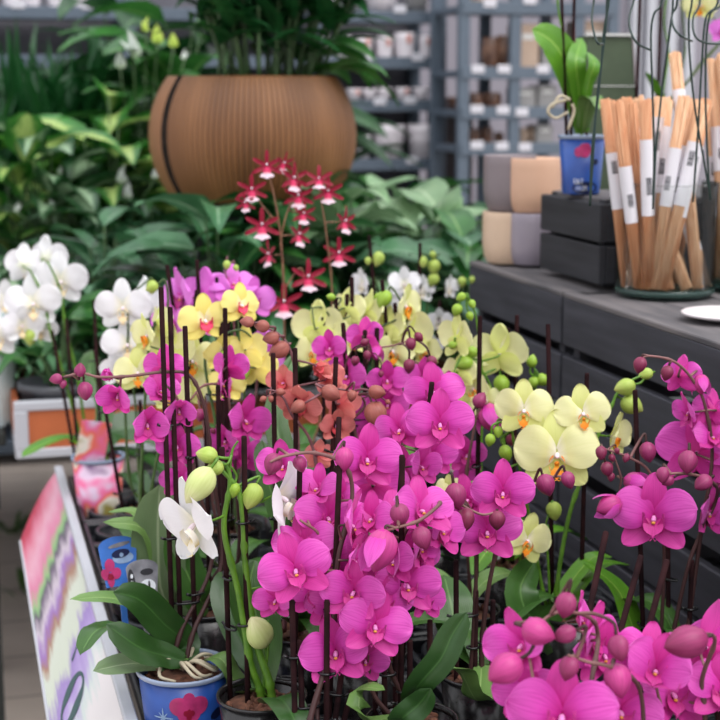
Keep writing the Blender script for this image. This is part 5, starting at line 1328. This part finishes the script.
# ---- salmon plant
s1 = Orchid('salmon orange orchid with brownish buds left of the centre', None, 1.93, X_=.445, stem='stem_mag', budk='sal', pot='clear_pot', seed=20)
s1.spike([(300,560),(316,480),(310,440),(292,415),(282,396),(268,396)], r=(.0042,.0016)); s1.spike([(312,560),(330,480),(345,430),(365,405),(352,392),(330,388)], r=(.0042,.0016), off=(.02,0)); s1.spike([(298,480,1.95),(297,420,1.97),(294,365,1.98),(283,338,1.98),(262,326,1.98),(247,322,1.98)], r=(.004,.0016), off=(-.02,.02))
s1.flower('sal',284,383,40,-30,-10,0,'f',Y=1.97).flower('sal',316,366,48,150,20,20,'h',Y=1.96).flower('sal',302,402,56,-25,35,10,'f').flower('sal',340,404,46,150,10,0,'f').flower('sal',326,380,44,140,0,20,'f',Y=1.98).flower('sal',336,425,40,10,20,0,'f').flower('sal',318,455,36,160,10,0,'f')
for b in [(331,393,8.5,60),(352,396,5,-10),(377,392,7.5,80),(376,415,11.5,20),(379,406,4,30),(298,407,7,-60),(281,392,4,80),(263,399,3.2,-60),(271,399,3,0),(388,402,2.5,60)]: s1.bud(*b, Y=1.90)
for b in [(279,350,9,-60),(271,338,7,-80),(262,326,6.5,-95),(247,322,6,-95)]: s1.bud(*b, Y=1.97)
for st in [(273,353),(295,348),(336,357)]: s1.stake(*st)
s1.leaf([(300,500,1.98),(275,420,2.05),(296,350,2.1)], .036, 'md', up=(0,-1,.2)).leaf([(290,560,1.96),(265,470,2.0),(262,440,2.02)], .028, 'md', up=(0,-1,.3)).leaf([(300,600,1.86),(330,560,1.84),(345,590,1.82)], .05, 'md').leaves([190, 280], kind='md')
# ---- white plants
w1 = Orchid('white orchid at the far left edge in a pink and orange printed sleeve', None, 3.02, xy=(.25, 2.93), px=90, stem='stem_green', budk='grn', seed=21, pot='sleeve', potr=.052, poth=.12)
w1.spike([(82,440),(65,380),(50,330),(45,300),(38,285),(30,270)], r=(.005,.003)); w1.spike([(88,440),(78,380),(66,330),(60,290),(48,262)], r=(.005,.003), off=(.02,0))
w1.flower('who',33,303,60,0,4,0,'o').flower('who',60,281,58,10,5,0,'o',Y=3.04).flower('who',45,258,50,150,-10,0,'f',Y=3.1).flower('who',24,265,48,170,0,0,'f',Y=3.1).flower('who',22,325,46,5,10,0,'f').flower('who',-4,335,54,20,0,0,'o').flower('who',40,328,40,0,20,0,'f',Y=3.06).flower('who',6,300,44,-10,0,0,'f',Y=3.1)
w1.bud(30,337,7,0,'grn'); w1.stake(52,330).stake(66,318).stake(94,300)
w1.leaf([(70,438,3.0),(45,444,2.98),(22,457,2.95)], .045, 'br').leaf([(115,430,3.0),(150,430,3.0),(190,452,2.98)], .075, 'dk', up=(0,-.8,.8)).leaf([(120,450,2.98),(150,460,2.95),(185,490,2.9)], .05, 'dk').leaf([(105,400,3.05),(90,375,3.08),(92,350,3.1)], .05, 'md', up=(0,-1,.3))
mb = MB(); q0 = w1.base+V((-.012,-.035,.115)); box(mb, q0+V((0,0,.04)), (.058,.002,.085), Euler((.1, .2, .1)).to_matrix()); mb.build('care_tag', M['sleeve'], w1.o, smooth=False)
w2 = Orchid('white orchid left of the pale lime one with orange centred flowers', None, 2.60, X_=.335, stem='stem_dgreen', budk='grn', seed=22, pot='clear_pot')
w2.spike([(130,480),(125,400),(128,340),(130,300),(150,278)], r=(.004,.002)); w2.spike([(140,480),(135,400),(125,360)], r=(.004,.002), off=(.02,0))
w2.flower('who',123,307,58,-5,5,0,'o').flower('who',127,344,54,5,5,0,'o').flower('who',140,300,50,130,0,0,'f',Y=2.66).flower('who',118,370,40,0,20,0,'f').flower('who',178,305,50,-40,0,0,'f',Y=2.75).flower('who',150,305,40,30,0,0,'f',Y=2.66)
w2.bud(152,287,6,0).stake(95,350).stake(140,400).leaves([100, 330], kind='dk', L=.18)
w3 = Orchid('white orchid at the back centre right with cream buds, near the crates', None, 2.75, X_=.83, stem='stem_dgreen', budk='grn', seed=23, pot='clear_pot')
w3.spike([(405,460),(395,370),(385,310),(372,270),(378,258)], r=(.004,.002)); w3.spike([(418,460),(422,360),(428,300),(432,262),(440,254)], r=(.004,.002), off=(.02,0)); w3.spike([(430,460),(450,350),(458,300),(462,282),(474,279)], r=(.004,.0016), off=(.03,0))
w3.flower('whi',364,284,34,-50,0,0,'f').flower('whi',404,284,38,10,-10,0,'f').flower('whi',420,290,34,40,0,0,'f').flower('whi',447,288,30,60,0,0,'f').flower('whi',438,320,32,10,20,0,'f').flower('whi',388,300,34,140,0,0,'f').flower('whi',432,345,26,0,20,0,'f')
for b in [(378,259,6.5),(368,261,3.5),(434,267,6.5),(423,262,5),(433,280,6),(462,282,4.5),(472,280,3.2),(433,255,3.5)]: w3.bud(*b)
for st in [(369,235),(420,243),(440,300)]: w3.stake(*st)
w3.leaves([90, 200, 300], kind='br')

# ---- crimson and white spidery orchid
c1 = Orchid('spidery crimson orchid with white lips in front of the brown planter', None, 2.62, X_=.585, stem='stem_brown', budk='mag', seed=24, pot='clear_pot')
pcr = petal_mat('crimson_petal', (158,30,58), (176,40,80), (120,18,44), .4); plw = petal_mat('white_pink_lip', (244,214,226), (226,40,100), (236,150,190), .15, cs=.62, hold=.42, edge=(246,226,236))
def cam_flower():
    s_ = MB(); 
    for a, L in ((90,.5),(28,.5),(152,.5),(-25,.52),(205,.52)): petal_sheet(s_, a, L, .068, .5, 12, .3, .03, seed=a, narrow=.5, pw=2.6, ns=8, ntt=4)
    me = s_.mesh('flower', pcr)
    l_ = MB(); K = .82
    def mid(s, t):
        w = (.10+.06*math.sin(s*3) if s < .45 else .07+.20*math.sin(PI*(s-.42)/.75)) * (1 if s < .93 else (1-s)/.07*.6+.4)
        return V((t*w*K, -.05-.16*s+.08*t*t, -.02-.46*K*s+(.04*abs(t) if s > .9 else 0)))
    sheet(l_, mid, 12, 6); lm = l_.mesh('lip', plw)
    cb = MB(); tube(cb, [V((0,0,.02)), V((0,-.08,.06)), V((0,-.11,.04))], [.03,.035,.02], 6); return me, lm, cb.mesh('column', cwh)
cfm, cfl, cfc = cam_flower()
def cflower(px, py, size, yaw=0, pitch=0, roll=0, Y=None):
    Y = Y or c1.Y; p = at(px, py, Y); v = (CAM-p).normalized(); zc = V((0,0,1)); xx = (-v).cross(zc).normalized(); z2 = xx.cross(-v).normalized()
    B_ = Matrix(((xx.x,-v.x,z2.x),(xx.y,-v.y,z2.y),(xx.z,-v.z,z2.z)))
    R_ = B_ @ Matrix.Rotation(math.radians(yaw), 3, 'Z') @ Matrix.Rotation(math.radians(pitch), 3, 'X') @ Matrix.Rotation(math.radians(roll), 3, 'Y')
    sc = size*m_per_px(p); f = put('flower', cfm, c1.o, Matrix.Translation(p-c1.o.location) @ R_.to_4x4() @ Matrix.Diagonal((sc,sc,sc,1)))
    put('lip', cfl, f, Matrix.Identity(4)); put('column', cfc, f, Matrix.Identity(4)); c1.pedicel(p+R_@V((0,.01,0)), (R_@V((0,1,0))).normalized())
c1.spike([(285,400),(284,300),(281,240),(275,200),(268,172)], r=(.0034,.0016)); c1.spike([(281,240),(288,210),(300,190),(296,170)], r=(.002,.0012), start=at(283,262,2.62)); c1.spike([(325,400),(332,300),(327,240),(322,205),(318,182)], r=(.003,.0014), off=(.02,0)); c1.spike([(262,205),(256,192)], r=(.0018,.0012), start=at(279,225,2.62)); c1.spike([(300,268),(306,285)], r=(.0018,.0012), start=at(284,290,2.62))
for a in [(267,166,30,0,0),(252,190,30,-5,0),(246,203,22,-30,10),(262,226,34,0,0),(293,179,32,35,0),(298,196,30,10,10),(303,214,26,30,5),(298,235,30,50,0),(319,180,28,0,-20),(328,192,30,5,0),(344,222,30,50,0),(339,254,32,0,0),(270,255,30,-60,0),(308,278,36,15,-5),(284,303,38,0,0),(283,163,24,40,20)]: cflower(a[0],a[1],a[2]*1.08,a[3],a[4])
c1.leaves([60, 160, 260, 330], L=.26, W=.04, kind='md', lift=.9)

# ---- small orchid in a blue pot standing on the small black crate
sp = Orchid('small orchid without open flowers in a blue pot with a pink printed flower, on the small black crate', None, 2.60, X_=1.125, z=BZ+.1605, stem='stem_green', budk='grn', seed=25, pot='blue_pot', name='potted_orchid', group=None, potr=.0435, poth=.108)
sp.o['label'] = 'leafy orchid in a small blue printed pot on the small black crate'
if 'group' in sp.o: del sp.o['group']
sp.spike([(572,60),(560,20),(556,-20)], r=(.003,.0024)); sp.spike([(576,60),(574,10),(573,-20)], r=(.003,.0024), off=(.01,0), stem='stem_dark')
sp.leaf([(572,80,2.6),(555,45,2.6),(532,29,2.6)], .060, 'br', up=(-.3,-.9,.5), base=.45).leaf([(578,85,2.58),(576,60,2.57),(582,38,2.62)], .036, 'br', up=(-.2,-1,.1)).leaf([(588,85,2.56),(594,65,2.55),(588,52,2.58)], .026, 'br', up=(.2,-1,.1))
sp.leaf([(590,98,2.56),(600,108,2.54),(612,114,2.52)], .05, 'lt')
sp.stake(561,-20,Y=2.6,r=.003,clips=0).stake(575,-30,Y=2.6,r=.003,clips=0)
for pts in ([(566,100),(553,104),(548,112),(556,118),(568,112)], [(572,104),(574,112),(568,130)], [(570,100),(560,96),(552,108)]):
    mb = MB(); tube(mb, cm([at(a, b_, 2.55) for a, b_ in pts], 6), [.0032,.0024], 6); mb.build('aerial_root', M['root'], sp.o)
sang = math.radians(-106)
pot_patch(sp, 'printed_orchid', 'pink_print', sang, .078, [(.0,.003,.013,.013,0),(-.012,.0,.008,.009,0),(.004,.010,.006,.006,0)])
pot_patch(sp, 'printed_panel', 'navy_print', sang+.1, .012, [(0,0,.030,.012,0)]); pot_patch(sp, 'printed_eye', 'navy_print', sang+.55, .060, [(0,0,.008,.005,0)])
def text_on_pot(o, txt, ang, h, size):
    cu = bpy.data.curves.new('txt', 'FONT'); cu.body = txt; cu.size = size; cu.align_x = 'CENTER'; ob = bpy.data.objects.new('txt', cu); C.objects.link(ob)
    dg = bpy.context.evaluated_depsgraph_get(); me = bpy.data.meshes.new_from_object(ob.evaluated_get(dg)); bpy.data.objects.remove(ob)
    for v in me.vertices: v.co = on_pot(o, ang+v.co.x/o.r, h+v.co.y)+V((math.cos(ang), math.sin(ang), 0))*.0009-o.o.location
    me.materials.clear(); me.materials.append(M['white_print']); t_ = bpy.data.objects.new('printed_text', me); C.objects.link(t_); t_.parent = o.o; return t_
text_on_pot(sp, 'E&T', sang-.25, .020, .013); text_on_pot(sp, '14.29', sang-.12, .008, .012)
# ---- tall green leaved orchid behind the skewers
bo = Orchid('orchid with one pale lime flower behind the skewers at the top right', None, 2.85, X_=1.38, z=BZ, stem='stem_green', budk='lim', seed=26, pot='grey_pot', group=None, potr=.055, poth=.14)
if 'group' in bo.o: del bo.o['group']
bo.spike([(668,60),(664,20),(672,-10),(700,0)], r=(.003,.002)); bo.spike([(684,60),(682,10),(683,-20)], r=(.003,.002), off=(.01,0), stem='stem_dgreen')
bo.flower('yel',700,4,40,0,10,0,'f').flower('lil',724,30,34,0,0,0,'f')
bo.leaf([(670,110,2.85),(690,80,2.84),(725,38,2.8)], .05, 'md').leaf([(660,110,2.85),(655,90,2.85),(646,72,2.85)], .045, 'br').stake(661,0,clips=1).stake(640,-10,clips=1)
# leafy orchid stakes near tray tags
def care_tag(px, py, Y, w, h, label, mat, lean):
    p = at(px, py, Y); o = thing('care_tag', (p.x, p.y, p.z-h/2-.06), label, 'plant tag')
    Rm = Euler((math.radians(-14), 0, math.radians(lean))).to_matrix()
    mb = MB(); n = 12; pts = [V((-w/2*.78, 0, -h/2)), V((w/2*.78, 0, -h/2)), V((w/2, 0, h*.30))]+[V((w/2*math.cos(a), 0, h*.30+h*.20*math.sin(a))) for a in [PI*i/n for i in range(1, n)]]+[V((-w/2, 0, h*.30))]
    k = len(pts); vs = [p+Rm@q for q in pts]+[p+Rm@(q+V((0,.0012,0))) for q in pts]
    mb.add(vs, [tuple(range(k)), tuple(range(k, 2*k))[::-1]]+[(i, k+i, k+(i+1)%k, (i+1)%k) for i in range(k)]); mb.build('tag_card', M[mat], o, smooth=False)
    mb = MB(); box(mb, p+Rm@V((0,.0006,-h/2-.03)), (w*.16, .0014, .062), Rm); mb.build('tag_spike', M[mat], o, smooth=False)
    def patch(name, m_, cx, cz, rx, rz, rot=0, y=-.0008):
        q = math.radians(rot); m2 = MB(); vs = [p+Rm@V((cx, y, cz))]+[p+Rm@V((cx+rx*math.cos(a)*math.cos(q)-rz*math.sin(a)*math.sin(q), y, cz+rx*math.cos(a)*math.sin(q)+rz*math.sin(a)*math.cos(q))) for a in [2*PI*i/16 for i in range(16)]]
        m2.add(vs, [(0, 1+i, 1+(i+1)%16) for i in range(16)]); m2.build(name, M[m_], o, smooth=False)
    return patch
pt_ = care_tag(119, 561, 1.99, .054, .068, 'blue plant tag printed with an eye and a pink orchid, left of the grey tag', 'blue_tag', 12)
pt_('printed_brow','grey_tag',.002,.022,.016,.003,8); pt_('printed_skin','pale_print',.006,.004,.015,.008,0); pt_('printed_eye','navy_print',.003,.010,.013,.006,5,-.0012); pt_('printed_iris','pale_print',.004,.008,.003,.003,0,-.0016)
for (cx, cz, rx, rz, r_) in ((-.014,-.004,.007,.009,0),(-.021,-.016,.006,.008,20),(-.006,-.016,.007,.008,-20),(-.014,-.024,.005,.010,0)): pt_('printed_petal','pink_print',cx,cz,rx,rz,r_,-.0012)
pt_('printed_lip','red_print',-.014,-.020,.004,.004,0,-.0018)
pt_ = care_tag(143, 581, 1.955, .044, .058, 'grey plant tag with a black and white face photograph and a black side strip', 'grey_tag', 5)
pt_('printed_strip','dgrey_tag',-.015,-.004,.005,.022,4); pt_('printed_eye','dgrey_tag',.006,.012,.009,.0045,0); pt_('printed_cheek','white_print',.006,-.008,.011,.010,0,-.0007); pt_('printed_nose','dgrey_tag',.008,-.006,.0015,.006,0,-.0014)
for k in range(3): pt_('printed_glyph','white_print',-.015,.008-.009*k,.002,.003,20*k,-.0016)
# sleeved pot visible between the green stems, bottom centre left
mb = MB()
hb = Orchid('orchid pot with a white, blue and pink printed sleeve half hidden behind the green stems', None, 1.93, X_=.425-.0, stem='stem_dark', pot='clear_pot', seed=27) if False else None
# grey pots of foliage on the trolley and pale wrapped thing at the left edge
g = bush('foliage_plant', 'broad leaved plant in a dark grey pot on the trolley below the white orchid', 'plant', X(46, 3.50), 3.50, .806, .30, .16, 12, .17, .07, 'mid', 'arch', seed=301, pot='grey_pot', potr=.085, droop=1.3)
mb = MB(); q = at(-6, 395, 3.3)
def slv(s, t):
    a = t*PI; r = .05*(.55+.6*s); return V((X(-14, 3.62)+math.cos(a)*r, 3.62+math.sin(a)*r, .811+.27*s+.01*math.sin(a*5)))
sheet(mb, slv, 6, 24); o = thing('wrapped_plant', (X(-14,3.62), 3.62, .811), 'pale blue translucent plant sleeve cut by the left edge of the photo', 'plant sleeve'); mb.build('sleeve_film', M['film'], o)

# ================================================================ light
w = bpy.data.worlds.new('greenhouse_sky'); bpy.context.scene.world = w; w.use_nodes = True; t = w.node_tree; bg = t.nodes['Background']
tc = t.nodes.new('ShaderNodeTexCoord'); sx = t.nodes.new('ShaderNodeSeparateXYZ'); t.links.new(tc.outputs['Generated'], sx.inputs[0])
col = ramp(t, [(0, (.10,.10,.09,1)), (.47, (.50,.51,.52,1)), (.6, (.86,.88,.92,1)), (1, (1.25,1.27,1.33,1))], mth(t, 'ADD', mth(t, 'MULTIPLY', sx.outputs[2], .5), .5))
t.links.new(col, bg.inputs['Color']); bg.inputs['Strength'].default_value = 1.15
def area(loc, rot, size, e, c=(1,1,1)):
    ld = bpy.data.lights.new('roof_light', 'AREA'); ld.energy = e; ld.size = size; ld.color = c; ld.shape = 'SQUARE'; o = bpy.data.objects.new('roof_light', ld); C.objects.link(o); o.location = loc; o.rotation_euler = rot
sd = bpy.data.lights.new('daylight', 'SUN'); sd.energy = 2.1; sd.angle = math.radians(50); sd.color = (1,.98,.95); so = bpy.data.objects.new('daylight', sd); C.objects.link(so)
so.rotation_euler = V((-.35, .75, -1.25)).to_track_quat('-Z', 'Y').to_euler()
sc = bpy.context.scene; vs = sc.view_settings; vs.view_transform = 'Standard'; vs.look = 'None'; vs.exposure = .22; vs.gamma = 1; vs.use_curve_mapping = False
